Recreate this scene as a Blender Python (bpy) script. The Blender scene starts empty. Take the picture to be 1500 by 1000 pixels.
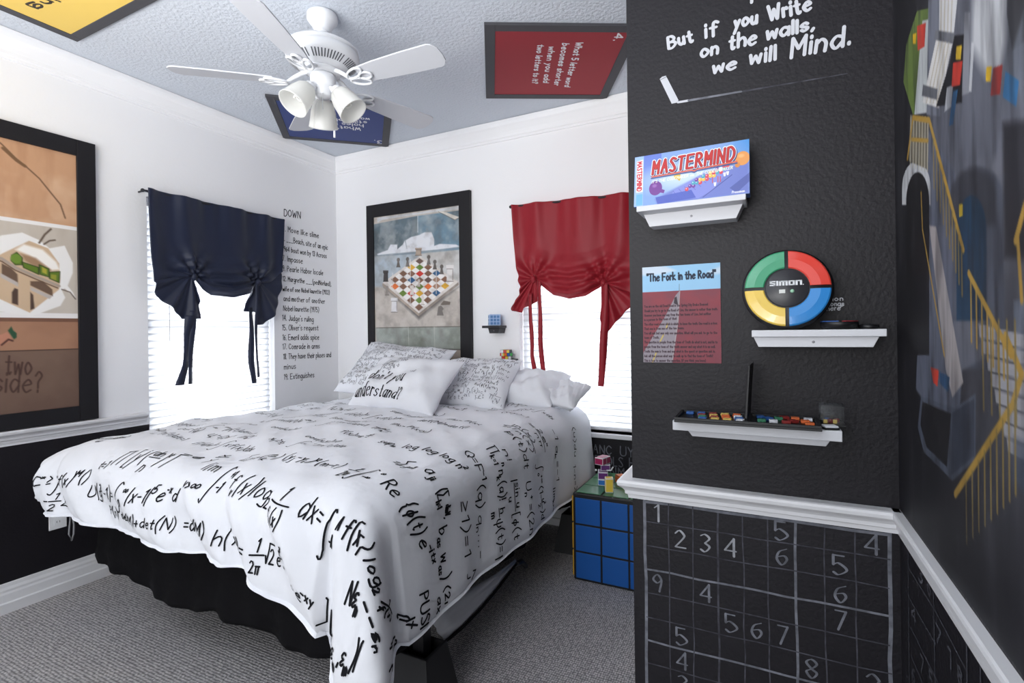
import bpy, math, random
import numpy as np
from mathutils import Vector, Matrix

# ------------------------------------------------------------------ camera, world, lights
S = bpy.context.scene
COL = S.collection
H = 1.2909                      # camera height; ceiling 2.74 m
CAM_F, YAW, ROLL, PPX, PPY = 748.0, 0.4655, -0.0132, 750.0, 484.0
def _axes():
    f = np.array([-math.sin(YAW), math.cos(YAW), 0.0])
    r = np.array([math.cos(YAW), math.sin(YAW), 0.0]); u = np.array([0, 0, 1.0])
    return r*math.cos(ROLL)+u*math.sin(ROLL), -r*math.sin(ROLL)+u*math.cos(ROLL), f
CR, CU, CF = _axes()
CAMP = np.array([0.0, 0.0, H])
cd = bpy.data.cameras.new('camera'); cam = bpy.data.objects.new('camera', cd); COL.objects.link(cam)
cd.sensor_width = 36.0; cd.lens = CAM_F/1500*36.0; cd.shift_y = -(500-PPY)/1500; cd.clip_start = 0.02
M = Matrix(((CR[0], CU[0], -CF[0], 0), (CR[1], CU[1], -CF[1], 0), (CR[2], CU[2], -CF[2], H), (0, 0, 0, 1)))
cam.matrix_world = M
S.camera = cam
S.view_settings.view_transform = 'Standard'; S.view_settings.look = 'None'
S.view_settings.gamma = 1.0; S.view_settings.exposure = 0.24; S.view_settings.use_curve_mapping = False
S.cycles.max_bounces = 10; S.cycles.diffuse_bounces = 6; S.cycles.transmission_bounces = 8

W = bpy.data.worlds.new('sky'); S.world = W; W.use_nodes = True
bg = W.node_tree.nodes['Background']; bg.inputs[0].default_value = (0.90, 0.95, 1.0, 1); bg.inputs[1].default_value = 1.22

def area_light(name, loc, rot, sx, sy, power, color=(1, 1, 1)):
    l = bpy.data.lights.new(name, 'AREA'); l.shape = 'RECTANGLE'; l.size = sx; l.size_y = sy
    l.energy = power; l.color = color
    o = bpy.data.objects.new(name, l); COL.objects.link(o); o.location = loc; o.rotation_euler = rot
    return o
R = math.radians
# daylight outside the two windows, then three added fill lamps behind the camera
area_light('daylight_left_window', (-3.95, 2.13, 1.55), (0, R(-90), 0), 1.9, 1.6, 140, (0.95, 0.975, 1.0))
area_light('daylight_back_window', (-1.05, 3.95, 1.55), (R(-90), 0, 0), 1.6, 1.9, 108, (0.95, 0.975, 1.0))
area_light('added_room_fill', (-0.55, -3.7, 1.65), (R(86), 0, R(14)), 3.0, 2.2, 52, (1.0, 0.985, 0.965))  # added fill lamp, brightens the room from its open side
fl_ = area_light('added_ceiling_spot', (-2.2, -0.6, 1.5), (R(138), 0, R(-12)), 0.7, 0.7, 10, (1.0, 0.985, 0.97)); fl_.data.spread = R(95)  # added lamp aimed up at the ceiling for the fan's shadow
area_light('added_uplight_fill', (-0.9, -0.85, 1.5), (R(168), 0, R(10)), 1.5, 1.3, 84, (1.0, 0.985, 0.965))  # added lamp, its ceiling bounce brightens the bed and walls

# ------------------------------------------------------------------ helpers
def ray(x, y): return CF + CR*(x-PPX)/CAM_F - CU*(y-PPY)/CAM_F
def hit(x, y, ax, v):
    "point of the plane (axis ax = v) seen at photo pixel x, y"
    d = ray(x, y); return CAMP + d*((v-CAMP[ax])/d[ax])
def lin(c):
    c = np.asarray(c, float)/255.0
    return np.where(c <= 0.04045, c/12.92, ((c+0.055)/1.055)**2.4)

MATS = {}
def mat(name, rgb=(200, 200, 200), rough=0.6, spec=0.35, bump=None, metal=0.0, trans=0.0, mottle=None, attr=False, sheen=0.0, coat=0.0):
    if name in MATS: return MATS[name]
    m = bpy.data.materials.new(name); m.use_nodes = True; nt = m.node_tree; b = nt.nodes['Principled BSDF']
    c = tuple(lin(rgb))+(1,)
    b.inputs['Base Color'].default_value = c; b.inputs['Roughness'].default_value = rough
    b.inputs['Specular IOR Level'].default_value = spec; b.inputs['Metallic'].default_value = metal
    b.inputs['Transmission Weight'].default_value = trans
    if sheen: b.inputs['Sheen Weight'].default_value = sheen
    if coat: b.inputs['Coat Weight'].default_value = coat
    tc = nt.nodes.new('ShaderNodeTexCoord')
    if attr:
        a = nt.nodes.new('ShaderNodeAttribute'); a.attribute_name = 'Col'
        nt.links.new(a.outputs['Color'], b.inputs['Base Color'])
    elif mottle:                          # (scale, amount) slight colour variation of the paint or fabric itself
        n = nt.nodes.new('ShaderNodeTexNoise'); n.inputs['Scale'].default_value = mottle[0]; n.inputs['Detail'].default_value = 4
        nt.links.new(tc.outputs['Object'], n.inputs['Vector'])
        r = nt.nodes.new('ShaderNodeValToRGB')
        k = mottle[1]
        r.color_ramp.elements[0].color = tuple(max(0, v*(1-k)) for v in c[:3])+(1,); r.color_ramp.elements[0].position = 0.3
        r.color_ramp.elements[1].color = tuple(min(1, v*(1+k)) for v in c[:3])+(1,); r.color_ramp.elements[1].position = 0.7
        nt.links.new(n.outputs['Fac'], r.inputs['Fac']); nt.links.new(r.outputs['Color'], b.inputs['Base Color'])
    if bump:                              # (scale, strength, distance)
        n = nt.nodes.new('ShaderNodeTexNoise'); n.inputs['Scale'].default_value = bump[0]; n.inputs['Detail'].default_value = 3
        nt.links.new(tc.outputs['Object'], n.inputs['Vector'])
        bp = nt.nodes.new('ShaderNodeBump'); bp.inputs['Strength'].default_value = bump[1]; bp.inputs['Distance'].default_value = bump[2]
        nt.links.new(n.outputs['Fac'], bp.inputs['Height']); nt.links.new(bp.outputs['Normal'], b.inputs['Normal'])
    MATS[name] = m; return m

def origin_of(p):
    v = Vector((0, 0, 0))
    while p is not None: v = v + p.location; p = p.parent
    return v

class MB:
    "collects shapes into one mesh; everything is given in world coordinates"
    def __init__(self): self.V = []; self.n = 0; self.F = []; self.Mi = []; self.C = []
    def add(self, V, F, mi=0, C=None):
        V = np.asarray(V, float).reshape(-1, 3)
        self.V.append(V); o = self.n; self.n += len(V)
        self.C.append(np.zeros((len(V), 3)) if C is None else np.asarray(C, float).reshape(-1, 3))
        if isinstance(F, np.ndarray): self.F.append(F+o); self.Mi.append(np.full(len(F), mi))
        else:
            by = {}
            for f in F: by.setdefault(len(f), []).append(f)
            for fs in by.values(): self.F.append(np.array(fs)+o); self.Mi.append(np.full(len(fs), mi))
        return self
    def box(self, lo, hi, mi=0, M=None):
        x0, y0, z0 = lo; x1, y1, z1 = hi
        V = np.array([(x0, y0, z0), (x1, y0, z0), (x1, y1, z0), (x0, y1, z0), (x0, y0, z1), (x1, y0, z1), (x1, y1, z1), (x0, y1, z1)])
        if M is not None: V = V @ np.array(M.to_3x3()).T + np.array(M.translation)
        return self.add(V, [(0, 3, 2, 1), (4, 5, 6, 7), (0, 1, 5, 4), (1, 2, 6, 5), (2, 3, 7, 6), (3, 0, 4, 7)], mi)
    def quad(self, a, b, c, d, mi=0): return self.add([a, b, c, d], [(0, 1, 2, 3)], mi)
    def prism(self, pts, thick, mi=0):
        "polygon of 3-D points, pushed along the vector thick"
        P = np.asarray(pts, float); t = np.asarray(thick, float); n = len(P)
        nrm = sum(np.cross(P[i], P[(i+1) % n]) for i in range(n))
        if nrm @ t > 0: P = P[::-1]
        F = [tuple(range(n)), tuple(range(2*n-1, n-1, -1))]
        self.add(np.vstack([P, P+t]), F+[(i, i+n, (i+1) % n+n, (i+1) % n) for i in range(n)], mi); return self
    def grid(self, P, mi=0, C=None, flip=False):
        P = np.asarray(P, float); a, b = P.shape[:2]; i = np.arange(a*b).reshape(a, b)
        F = np.stack([i[:-1, :-1], i[1:, :-1], i[1:, 1:], i[:-1, 1:]], -1).reshape(-1, 4)
        if flip: F = F[:, ::-1].copy()
        return self.add(P.reshape(-1, 3), F, mi, None if C is None else np.asarray(C).reshape(-1, 3))
    def tube(self, path, r, n=8, mi=0, closed=False):
        P = np.asarray(path, float); m = len(P); rs = np.broadcast_to(np.asarray(r, float), (m,))
        T = np.roll(P, -1, 0)-np.roll(P, 1, 0) if closed else np.gradient(P, axis=0)
        T /= np.linalg.norm(T, axis=1)[:, None]+1e-12
        ref = np.array([0, 0, 1.0]) if abs(T[:, 2]).mean() < 0.8 else np.array([1.0, 0, 0])
        A = np.cross(T, ref); A /= np.linalg.norm(A, axis=1)[:, None]+1e-12; B = np.cross(T, A)
        th = np.arange(n)*2*math.pi/n
        G = P[:, None]+rs[:, None, None]*(A[:, None]*np.cos(th)[None, :, None]+B[:, None]*np.sin(th)[None, :, None])
        i = np.arange(m*n).reshape(m, n); j = np.roll(i, -1, 1)
        F = [np.stack([i[:-1], j[:-1], j[1:], i[1:]], -1).reshape(-1, 4)]
        if closed: F.append(np.stack([i[-1], j[-1], j[0], i[0]], -1).reshape(-1, 4))
        F = np.vstack(F); self.add(G.reshape(-1, 3), F, mi)
        if not closed:
            self.add(G[0], [tuple(range(n))], mi); self.add(G[-1], [tuple(range(n-1, -1, -1))], mi)
        return self
    def lathe(self, prof, c, axis=(0, 0, 1), n=32, mi=0):
        "prof: (radius, distance along the axis) pairs"
        ax = np.array(axis, float); ax /= np.linalg.norm(ax)
        ref = np.array([1.0, 0, 0]) if abs(ax[0]) < 0.9 else np.array([0, 1.0, 0])
        A = np.cross(ax, ref); A /= np.linalg.norm(A); B = np.cross(ax, A)
        th = np.arange(n+1)*2*math.pi/n
        G = np.array([[np.array(c)+ax*h+r*(A*math.cos(t)+B*math.sin(t)) for t in th] for r, h in prof])
        return self.grid(G, mi, flip=True)
    def ball(self, c, r, mi=0, n=12):
        rr = np.broadcast_to(np.asarray(r, float), (3,))
        u = np.linspace(0, math.pi, n//2+1)[:, None]; v = np.linspace(0, 2*math.pi, n+1)[None]
        G = np.stack([np.sin(u)*np.cos(v)*rr[0], np.sin(u)*np.sin(v)*rr[1], np.cos(u)*rr[2]+0*v], -1)+np.array(c)
        return self.grid(G, mi)
    def build(self, name, mats, parent=None, smooth=False, bevel=0.0, org=None, solid=0.0, subsurf=0, weld=False):
        V = np.vstack(self.V); off = np.array(origin_of(parent)) if parent is not None else (np.array(org, float) if org is not None else np.zeros(3))
        me = bpy.data.meshes.new(name)
        loops = np.concatenate([f.reshape(-1) for f in self.F]).astype(np.int32)
        tot = np.concatenate([np.full(len(f), f.shape[1]) for f in self.F]).astype(np.int32)
        me.vertices.add(len(V)); me.vertices.foreach_set('co', (V-off).astype(np.float32).ravel())
        me.loops.add(len(loops)); me.loops.foreach_set('vertex_index', loops)
        me.polygons.add(len(tot)); st = np.concatenate([[0], np.cumsum(tot)[:-1]]).astype(np.int32)
        me.polygons.foreach_set('loop_start', st)
        me.polygons.foreach_set('material_index', np.concatenate(self.Mi).astype(np.int32))
        me.polygons.foreach_set('use_smooth', np.full(len(tot), bool(smooth)))
        me.update(calc_edges=True); me.validate()
        C = np.vstack(self.C)
        if C.any():
            at = me.color_attributes.new('Col', 'FLOAT_COLOR', 'POINT')
            at.data.foreach_set('color', np.hstack([C, np.ones((len(C), 1))]).astype(np.float32).ravel())
        for m in (mats if isinstance(mats, (list, tuple)) else [mats]): me.materials.append(m)
        o = bpy.data.objects.new(name, me); COL.objects.link(o)
        if parent is not None: o.parent = parent
        elif org is not None: o.location = org
        if weld: w = o.modifiers.new('weld', 'WELD'); w.merge_threshold = 1e-4
        if solid: s = o.modifiers.new('thickness', 'SOLIDIFY'); s.thickness = solid; s.offset = 0
        if subsurf: s = o.modifiers.new('subdivision', 'SUBSURF'); s.levels = subsurf; s.render_levels = subsurf
        if bevel:
            b = o.modifiers.new('bevel', 'BEVEL'); b.width = bevel; b.segments = 2; b.limit_method = 'ANGLE'; b.angle_limit = R(50)
        return o

def empty(name, loc):
    o = bpy.data.objects.new(name, None); COL.objects.link(o); o.location = loc; o.empty_display_size = 0.05; return o
def tag(o, label, cat, group=None):
    o['label'] = label; o['category'] = cat
    if group: o['group'] = group
    return o
def thing(name, label, cat, loc, group=None): return tag(empty(name, loc), label, cat, group)
def struct(o): o['kind'] = 'structure'; return o

def copy_tree(o, parent=None):
    c = o.copy(); COL.objects.link(c)
    if parent is not None: c.parent = parent
    for ch in o.children: copy_tree(ch, c)
    return c

# ------------------------------------------------------------------ hand lettering: single-stroke glyphs
# x in 0..F, y in 0..F with the baseline at 4, x-height at A, capitals to E;  '-' straight strokes, '~' smooth strokes
G_ = {
'A':"-043E64 -1858",'B':"-040E ~0E3E5C4A09 ~0949673404",'C':"~6C3E0B073466",'D':"-040E ~0E3E6B673404",'E':"-6E0E0464 -0959",
'F':"-6E0E04 -0959",'G':"~6C3E0B07346669 -6939",'H':"-040E -646E -0969",'I':"-0E04",'J':"~4E462406",'K':"-0E04 -5E0964",'L':"-0E0454",
'M':"-040E386E64",'N':"-040E646E",'O':"~3E0B0734676B3E",'P':"-040E ~0E3E5C4A09",'Q':"~3E0B0734676B3E -4763",'R':"-040E ~0E3E5C4A09 -2964",
'S':"~5D2E0C2A563405",'T':"-0E6E -3E34",'U':"~0E0634666E",'V':"-0E346E",'W':"-0E244B648E",'X':"-0E64 -6E04",'Y':"-0E396E -3934",'Z':"-0E6E0464",
'a':"~592A072457 -5A54",'b':"-0E04 ~083A572404",'c':"~592A072456",'d':"~592A072457 -5E54",'e':"~07583A072455",'f':"~5D3E2C24 -0A4A",
'g':"~592A072457 ~5A513001",'h':"-0E04 ~083A5854",'i':"-0A04 -0D0C",'j':"~3A311001 -3D3C",'k':"-0E04 -4A0754",'l':"-0E04",
'm':"-0A04 ~082A3834 ~385A6864",'n':"-0A04 ~082A4844",'o':"~2A0724572A",'p':"-0A00 ~083A572404",'q':"~592A072457 -5A50",'r':"-0A04 ~082A39",
's':"~492A08462405",'t':"~2D263445 -0A4A",'u':"~0A062447 -4A44",'v':"-0A244A",'w':"-0A1439546A",'x':"-0A44 -4A04",'y':"-0A25 -4A00",'z':"-0A4A0444",
'0':"~2E0B0724474B2E",'1':"-0C2E24",'2':"~0C2E4C4A04 -0454",'3':"~0D2E4C29 ~29472405",'4':"-4E0757 -4E44",'5':"-4E0E09 ~092A572405",
'6':"~4D1B0724473908",'7':"-0E4E14",'8':"~2E0C29472407294C2E",'9':"~4B290B2E4B34",
'.':"-0405",',':"-1503","'":"-0E0C",'"':"-0E0C -2E2C",'?':"~0C2E4C2926 -2524",'!':"-0E07 -0504",'-':"-0848",'+':"-0848 -2B25",'=':"-0A4A -0747",
'_':"-0363",'/':"-035E",'(':"~2F0B0722",')':"~0F2B2702",'[':"-2F0F0222",']':"-0F2F2202",'{':"~3F1D1A09 ~09181532",'}':"~0F2D2A39 ~39282502",
'|':"-0F02",'<':"-4A0744",'>':"-0A4704",'\u222b':"~6E4F3B332001",'\u03a3':"-6E0E390464",'\u03a0':"-0E7E -1E14 -6E64",
'\u221e':"~482A0826486A886648",'\u03bb':"-0D54 -2904",'\u03c0':"-0A5A -1A14 -4A44",'\u03c6':"~2A0724572A -3D21",'\u03c8':"~0A0634666A -3D30",
'\u03b5':"~492A0837 ~37052445",'\u2265':"-0D4A07 -0545",'@':"~6C3E0B073466 ~593A27465A",':':"-0504 -0A09",
}
def _cat(P, n=7):
    P = np.asarray(P, float)
    if len(P) < 3: return P
    closed = np.allclose(P[0], P[-1])
    Q = np.vstack([P[-2] if closed else 2*P[0]-P[1], P, P[1] if closed else 2*P[-1]-P[-2]])
    out = []
    for i in range(1, len(Q)-2):
        for t in np.linspace(0, 1, n, endpoint=False):
            a, b, c, d = Q[i-1:i+3]
            out.append(0.5*((2*b)+(-a+c)*t+(2*a-5*b+4*c-d)*t*t+(-a+3*b-3*c+d)*t**3))
    return np.array(out+[P[-1]])
_gc = {}
def glyph(ch):
    if ch in _gc: return _gc[ch]
    out = []; w = 0
    for s in G_.get(ch, '').split():
        p = [(int(s[i], 16), int(s[i+1], 16)-4) for i in range(1, len(s), 2)]
        w = max(w, max(q[0] for q in p))
        out.append((s[0], _cat(p) if s[0] == '~' else np.array(p, float)))
    _gc[ch] = (out, w); return _gc[ch]
def letter(txt, rng=None, jit=0.0, gap=2.6, slant=0.0, space=4.5):
    "list of (kind, polyline) with capitals 1 high, and the total width"
    out = []; x = 0.0
    for ch in txt:
        if ch == ' ': x += space; continue
        st, w = glyph(ch)
        dy = rng.uniform(-jit, jit)*6 if rng else 0; sc = 1+(rng.uniform(-jit, jit) if rng else 0); an = rng.uniform(-jit, jit)*0.8 if rng else 0
        for k, p in st:
            q = (p-[w/2, 4])*sc; q = np.stack([q[:, 0]*math.cos(an)-q[:, 1]*math.sin(an), q[:, 0]*math.sin(an)+q[:, 1]*math.cos(an)], 1)+[w/2+x, 4+dy]
            q[:, 0] += slant*q[:, 1]
            out.append((k, q/10))
        x += w+gap
    return out, max(x-gap, 1)/10
def pen(mb, kind, P, w, nrm, lift, mi, nib=None, k=[0]):
    "a painted stroke as a thin ribbon of half-width w/2 lying on a surface with normal nrm (one, or one per point)"
    k[0] = (k[0]+1) % 14; P = np.asarray(P, float); N = np.broadcast_to(np.asarray(nrm, float), P.shape)
    P = P+N*(lift+k[0]*4.5e-5+np.linspace(0, 4e-5, len(P))[:, None])
    segs = [(P[i:i+2]+N[i:i+2]*i*1.1e-5, N[i:i+2]) for i in range(len(P)-1)] if (kind == '-' and len(P) > 2) else [(P, N)]
    for p, n in segs:
        d = np.linalg.norm(np.diff(p, axis=0), axis=1); keep = np.concatenate([[True], d > 1e-7]); p = p[keep]; n = n[keep]
        if len(p) < 2: continue
        T = np.gradient(p, axis=0); T /= np.linalg.norm(T, axis=1)[:, None]+1e-12
        B = np.cross(n, T); B /= np.linalg.norm(B, axis=1)[:, None]+1e-12
        if nib is None: hw = np.full(len(p), w/2)
        else:
            nd, lo = nib; c = np.abs(B @ np.asarray(nd)); hw = w/2*(lo+(1-lo)*c)
        hw = hw[:, None]
        e0 = p[0]-T[0]*hw[0]*0.8; e1 = p[-1]+T[-1]*hw[-1]*0.8
        Lp = np.vstack([e0+B[0]*hw[0]*0.5, p+B*hw, e1+B[-1]*hw[-1]*0.5]); Rp = np.vstack([e0-B[0]*hw[0]*0.5, p-B*hw, e1-B[-1]*hw[-1]*0.5])
        m = len(Lp); i = np.arange(m-1)
        mb.add(np.vstack([Lp, Rp]), np.stack([i, i+m, i+m+1, i+1], -1), mi)
def text_px(mb, s, p0, p1, up, ax, v, w, nrm, mi=1, seed=0, jit=0.05, slant=0.0, nib=None, lift=0.0006, gap=2.6):
    "lettering on the plane axis ax = v: baseline from photo pixel p0 to p1, capital height given by the pixel offset up"
    o = hit(*p0, ax, v); X = hit(*p1, ax, v)-o; U = hit(p0[0]+up[0], p0[1]+up[1], ax, v)-o
    st, tw = letter(s, random.Random(seed+len(s)*7), jit, slant=slant, gap=gap)
    for k, q in st: pen(mb, k, o+X*(q[:, :1]/tw)+U*q[:, 1:], w, nrm, lift, mi, nib)
def line_px(mb, pts, ax, v, w, nrm, mi=1, lift=0.0006, kind='-'):
    pen(mb, kind, np.array([hit(*p, ax, v) for p in pts]), w, nrm, lift, mi)

# ------------------------------------------------------------------ painted pictures: colours on a fine vertex grid
class Canvas:
    "o + u*X + v*Y (u right, v down, both 0..1), painted in numpy and carried by the mesh as a colour attribute"
    def __init__(self, o, X, Y, nx, ny, base):
        self.o, self.X, self.Y = [np.asarray(a, float) for a in (o, X, Y)]; self.nx, self.ny = nx, ny
        self.lx, self.ly = np.linalg.norm(self.X), np.linalg.norm(self.Y)
        u, v = np.meshgrid(np.linspace(0, 1, nx), np.linspace(0, 1, ny)); self.x = u*self.lx; self.y = v*self.ly; self.u, self.v = u, v
        self.im = np.zeros((ny, nx, 3))+np.asarray(base, float); self.aa = 0.7*self.lx/nx
        self.rs = np.random.RandomState(5)
    def loc(self, pts, ax=None, pv=None):
        "photo pixels -> metres on the canvas"
        out = []
        for p in pts:
            d = (hit(*p, ax, pv) if ax is not None else np.asarray(p, float))-self.o
            out.append((d @ self.X/self.lx, d @ self.Y/self.ly))
        return np.array(out)
    def blend(self, a, c): a = np.clip(a, 0, 1)[..., None]; self.im = self.im*(1-a)+np.asarray(c, float)*a
    def noise(self, sx, sy, seed=0):
        rs = np.random.RandomState(seed); out = np.zeros((self.ny, self.nx)); tot = 0
        for o_ in range(4):
            gx, gy = max(2, int(sx*2**o_)), max(2, int(sy*2**o_)); g = rs.rand(gy+1, gx+1)
            fx, fy = self.u*(gx-0.001), self.v*(gy-0.001); ix, iy = fx.astype(int), fy.astype(int); fx -= ix; fy -= iy
            fx = fx*fx*(3-2*fx); fy = fy*fy*(3-2*fy)
            out += (g[iy, ix]*(1-fx)*(1-fy)+g[iy, ix+1]*fx*(1-fy)+g[iy+1, ix]*(1-fx)*fy+g[iy+1, ix+1]*fx*fy)*0.5**o_; tot += 0.5**o_
        return out/tot
    def inside(self, P, soft=None):
        P = np.asarray(P, float); s = self.aa if soft is None else soft
        ins = np.zeros(self.x.shape, bool); dm = np.full(self.x.shape, 1e9)
        for i in range(len(P)):
            a, b = P[i], P[(i+1) % len(P)]
            c = ((a[1] > self.y) != (b[1] > self.y))
            with np.errstate(divide='ignore', invalid='ignore'):
                xi = (b[0]-a[0])*(self.y-a[1])/(b[1]-a[1]+1e-15)+a[0]
            ins ^= c & (self.x < xi)
            dm = np.minimum(dm, self._sd(a, b))
        return np.clip(0.5+np.where(ins, dm, -dm)/(2*s), 0, 1)
    def _sd(self, a, b):
        ab = b-a; t = np.clip(((self.x-a[0])*ab[0]+(self.y-a[1])*ab[1])/(ab @ ab+1e-15), 0, 1)
        return np.hypot(self.x-a[0]-t*ab[0], self.y-a[1]-t*ab[1])
    def poly(self, P, c, al=1.0, soft=None): self.blend(self.inside(P, soft)*al, c)
    def line(self, P, w, c, al=1.0):
        P = np.asarray(P, float)
        x0, y0 = P.min(0)-w-3*self.aa; x1, y1 = P.max(0)+w+3*self.aa
        ix = slice(max(0, int(x0/self.lx*self.nx)-1), max(1, int(x1/self.lx*self.nx)+2)); iy = slice(max(0, int(y0/self.ly*self.ny)-1), max(1, int(y1/self.ly*self.ny)+2))
        X, Y = self.x[iy, ix], self.y[iy, ix]
        if X.size == 0: return
        dm = np.full(X.shape, 1e9)
        for a, b in zip(P[:-1], P[1:]):
            ab = b-a; t = np.clip(((X-a[0])*ab[0]+(Y-a[1])*ab[1])/(ab @ ab+1e-15), 0, 1)
            dm = np.minimum(dm, np.hypot(X-a[0]-t*ab[0], Y-a[1]-t*ab[1]))
        a_ = (np.clip(0.5+(w/2-dm)/(2*self.aa), 0, 1)*al)[..., None]
        self.im[iy, ix] = self.im[iy, ix]*(1-a_)+np.asarray(c, float)*a_
    def disc(self, c, rx, ry, col, al=1.0, soft=None):
        r = np.hypot((self.x-c[0])/rx, (self.y-c[1])/ry); s = (self.aa if soft is None else soft)/min(rx, ry)
        self.blend(np.clip(0.5+(1-r)/(2*s), 0, 1)*al, col)
    def text(self, s, x, y, width, h, w, col, slant=0.0, jit=0.0, seed=0, tilt=0.0, gap=2.6):
        st, tw = letter(s, random.Random(seed), jit, slant=slant, gap=gap)
        for k, q in st:
            px = x+q[:, 0]/tw*width; self.line(np.stack([px, y-q[:, 1]*h+(px-x)*tilt], 1), w, col)
    def into(self, mb, mi=0, depth=None):
        P = self.o+self.u[..., None]*self.X+self.v[..., None]*self.Y
        mb.grid(P, mi, lin(self.im), flip=False); return mb
# ------------------------------------------------------------------ the room
XL, YB, YP, XP, XR, CEIL, YO = -3.224, 3.167, 1.516, -0.367, 0.277, 2.74, -1.6
white_wall = mat('white wall paint', (242, 242, 244), 0.55, 0.3, (70, 0.12, 0.004))
black_wall = mat('black chalkboard paint', (25, 23, 28), 0.5, 0.3, (95, 0.32, 0.004), mottle=(3, 0.08))
trim_white = mat('white trim gloss', (222, 222, 225), 0.35, 0.45)
ceil_paint = mat('blue grey ceiling paint', (206, 212, 221), 0.8, 0.2, (62, 0.6, 0.009))
chalk = mat('white chalk paint', (190, 192, 199), 0.85, 0.1)
chalk_grey = mat('grey chalk', (108, 110, 118), 0.9, 0.1, mottle=(40, 0.35))
chalk_dim = mat('faint grey chalk', (70, 70, 77), 0.9, 0.1, mottle=(40, 0.4))
ink = mat('black marker ink', (38, 38, 43), 0.7, 0.2)
paint_attr = mat('hand painted picture', (128, 128, 128), 0.6, 0.3, attr=True)
blk = mat('black satin paint', (30, 29, 33), 0.45, 0.4)

# carpet: small woven loops
carpet = mat('grey woven loop carpet', (110, 108, 110), 0.95, 0.1); nt = carpet.node_tree; pb = nt.nodes['Principled BSDF']
tc = nt.nodes.new('ShaderNodeTexCoord'); mp = nt.nodes.new('ShaderNodeMapping'); mp.inputs['Scale'].default_value = (1.0, 0.72, 1.0)
mp.inputs['Rotation'].default_value = (0, 0, R(0)); nt.links.new(tc.outputs['Object'], mp.inputs['Vector'])
vo = nt.nodes.new('ShaderNodeTexVoronoi'); vo.inputs['Scale'].default_value = 115; vo.inputs['Randomness'].default_value = 0.35
nt.links.new(mp.outputs['Vector'], vo.inputs['Vector'])
rp = nt.nodes.new('ShaderNodeValToRGB'); rp.color_ramp.elements[0].position = 0.1; rp.color_ramp.elements[1].position = 0.62
rp.color_ramp.elements[0].color = tuple(lin((216, 212, 212)))+(1,); rp.color_ramp.elements[1].color = tuple(lin((124, 122, 124)))+(1,)
nt.links.new(vo.outputs['Distance'], rp.inputs['Fac']); nt.links.new(rp.outputs['Color'], pb.inputs['Base Color'])
bp = nt.nodes.new('ShaderNodeBump'); bp.invert = True; bp.inputs['Strength'].default_value = 0.7; bp.inputs['Distance'].default_value = 0.006
nt.links.new(vo.outputs['Distance'], bp.inputs['Height']); nt.links.new(bp.outputs['Normal'], pb.inputs['Normal'])

struct(MB().box((XL-0.12, YO, -0.05), (XR+0.12, YB+0.12, 0.0)).build('floor', carpet))
struct(MB().box((XL-0.12, YO, CEIL), (XR+0.12, YB+0.12, CEIL+0.1)).build('ceiling', ceil_paint))

# left wall with its window opening, black below the rail; the crossword clues are lettered on it
WLY0, WLY1, WLZ0, WLZ1 = 1.704, 2.552, 0.60, 2.10
RZ = 0.62
m = MB(); xo = XL-0.12
for y0, y1, rz in ((YO, WLY0, 0.775), (WLY1, YB, RZ)):
    m.box((xo, y0, 0), (XL, y1, rz), 1); m.box((xo, y0, rz), (XL, y1, CEIL), 0)
m.box((xo, WLY0, 0), (XL, WLY1, WLZ0), 1); m.box((xo, WLY0, WLZ1), (XL, WLY1, CEIL), 0)
NL = (1, 0, 0)
for s, p0, p1, c, w in [
    ("DOWN", (416, 316), (440, 320), 10, 0.0062), ("3. Move like slime", (414, 338), (466.6, 348.5), 8, .0046), ("6. ___Beach, site of an epic", (414, 352.5), (480, 366), 8, .0046),
    ("1964 bout won by 13 Across", (414, 367.5), (478, 378), 7.5, .0046), ("7. Impasse", (414, 381.5), (443, 386), 8, .0046), ("9. Pearle Habor locale", (414, 396.5), (473, 403), 8, .0046),
    ("12. Margrethe ___(pedNorlund),", (414, 411), (485, 419), 7, .0046), ("wife of one Nobel laurette (1922)", (414, 426), (482.6, 431), 6.5, .0046), ("and mother of another", (415.4, 440.5), (475.6, 444.5), 7.5, .0046),
    ("Nobel laurette (1975)", (415, 455), (467, 457), 7.5, .0046), ("14. Judge's ruling", (413.5, 469), (459, 471), 8, .0046), ("15. Oliver's request", (413.5, 483.5), (466, 483.5), 8, .0046),
    ("16. Emeril adds spice", (414, 498), (467, 497), 8, .0046), ("17. Comrade in arms", (414, 511.5), (468, 510), 8, .0046), ("18. They have their pluses and", (415, 526), (484.6, 522.5), 8, .0046),
    ("minus", (416, 541), (433, 539.5), 8, .0046), ("19. Extinguishes", (416, 556), (460, 552), 8, .0046)]:
    text_px(m, s, p0, p1, (0, -c), 0, XL, w, NL, 2, seed=3, jit=0.04)
struct(m.build('wall_left', [white_wall, black_wall, ink]))

# back wall with its window opening; chalked letter rows below the sill
WBX0, WBX1, WBZ0, WBZ1 = -1.532, -0.62, 0.63, 2.12
m = MB(); yo = YB+0.12
m.box((xo, YB, 0), (WBX0, yo, RZ), 1); m.box((xo, YB, RZ), (WBX0, yo, CEIL), 0)
m.box((WBX0, YB, 0), (WBX1, yo, WBZ0), 1); m.box((WBX0, YB, WBZ1), (WBX1, yo, CEIL), 0); m.box((WBX1, YB, 0), (XR+0.12, yo, CEIL), 0)
NB = (0, -1, 0)
for s, p0, p1, c in [("ANC", (869, 663), (895.5, 666), 12.5), ("UY", (909, 667), (928, 669.5), 13.5), ("FOOLS", (871.6, 680), (912, 683.5), 13), ("H", (922, 684.5), (928, 685), 14),
                     ("LNM", (884, 694.5), (914, 698), 12), ("N", (922, 700), (929, 701), 12)]:
    text_px(m, s, p0, p1, (0, -c), 1, YB, 0.007, NB, 2, seed=5, jit=0.03)
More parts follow.
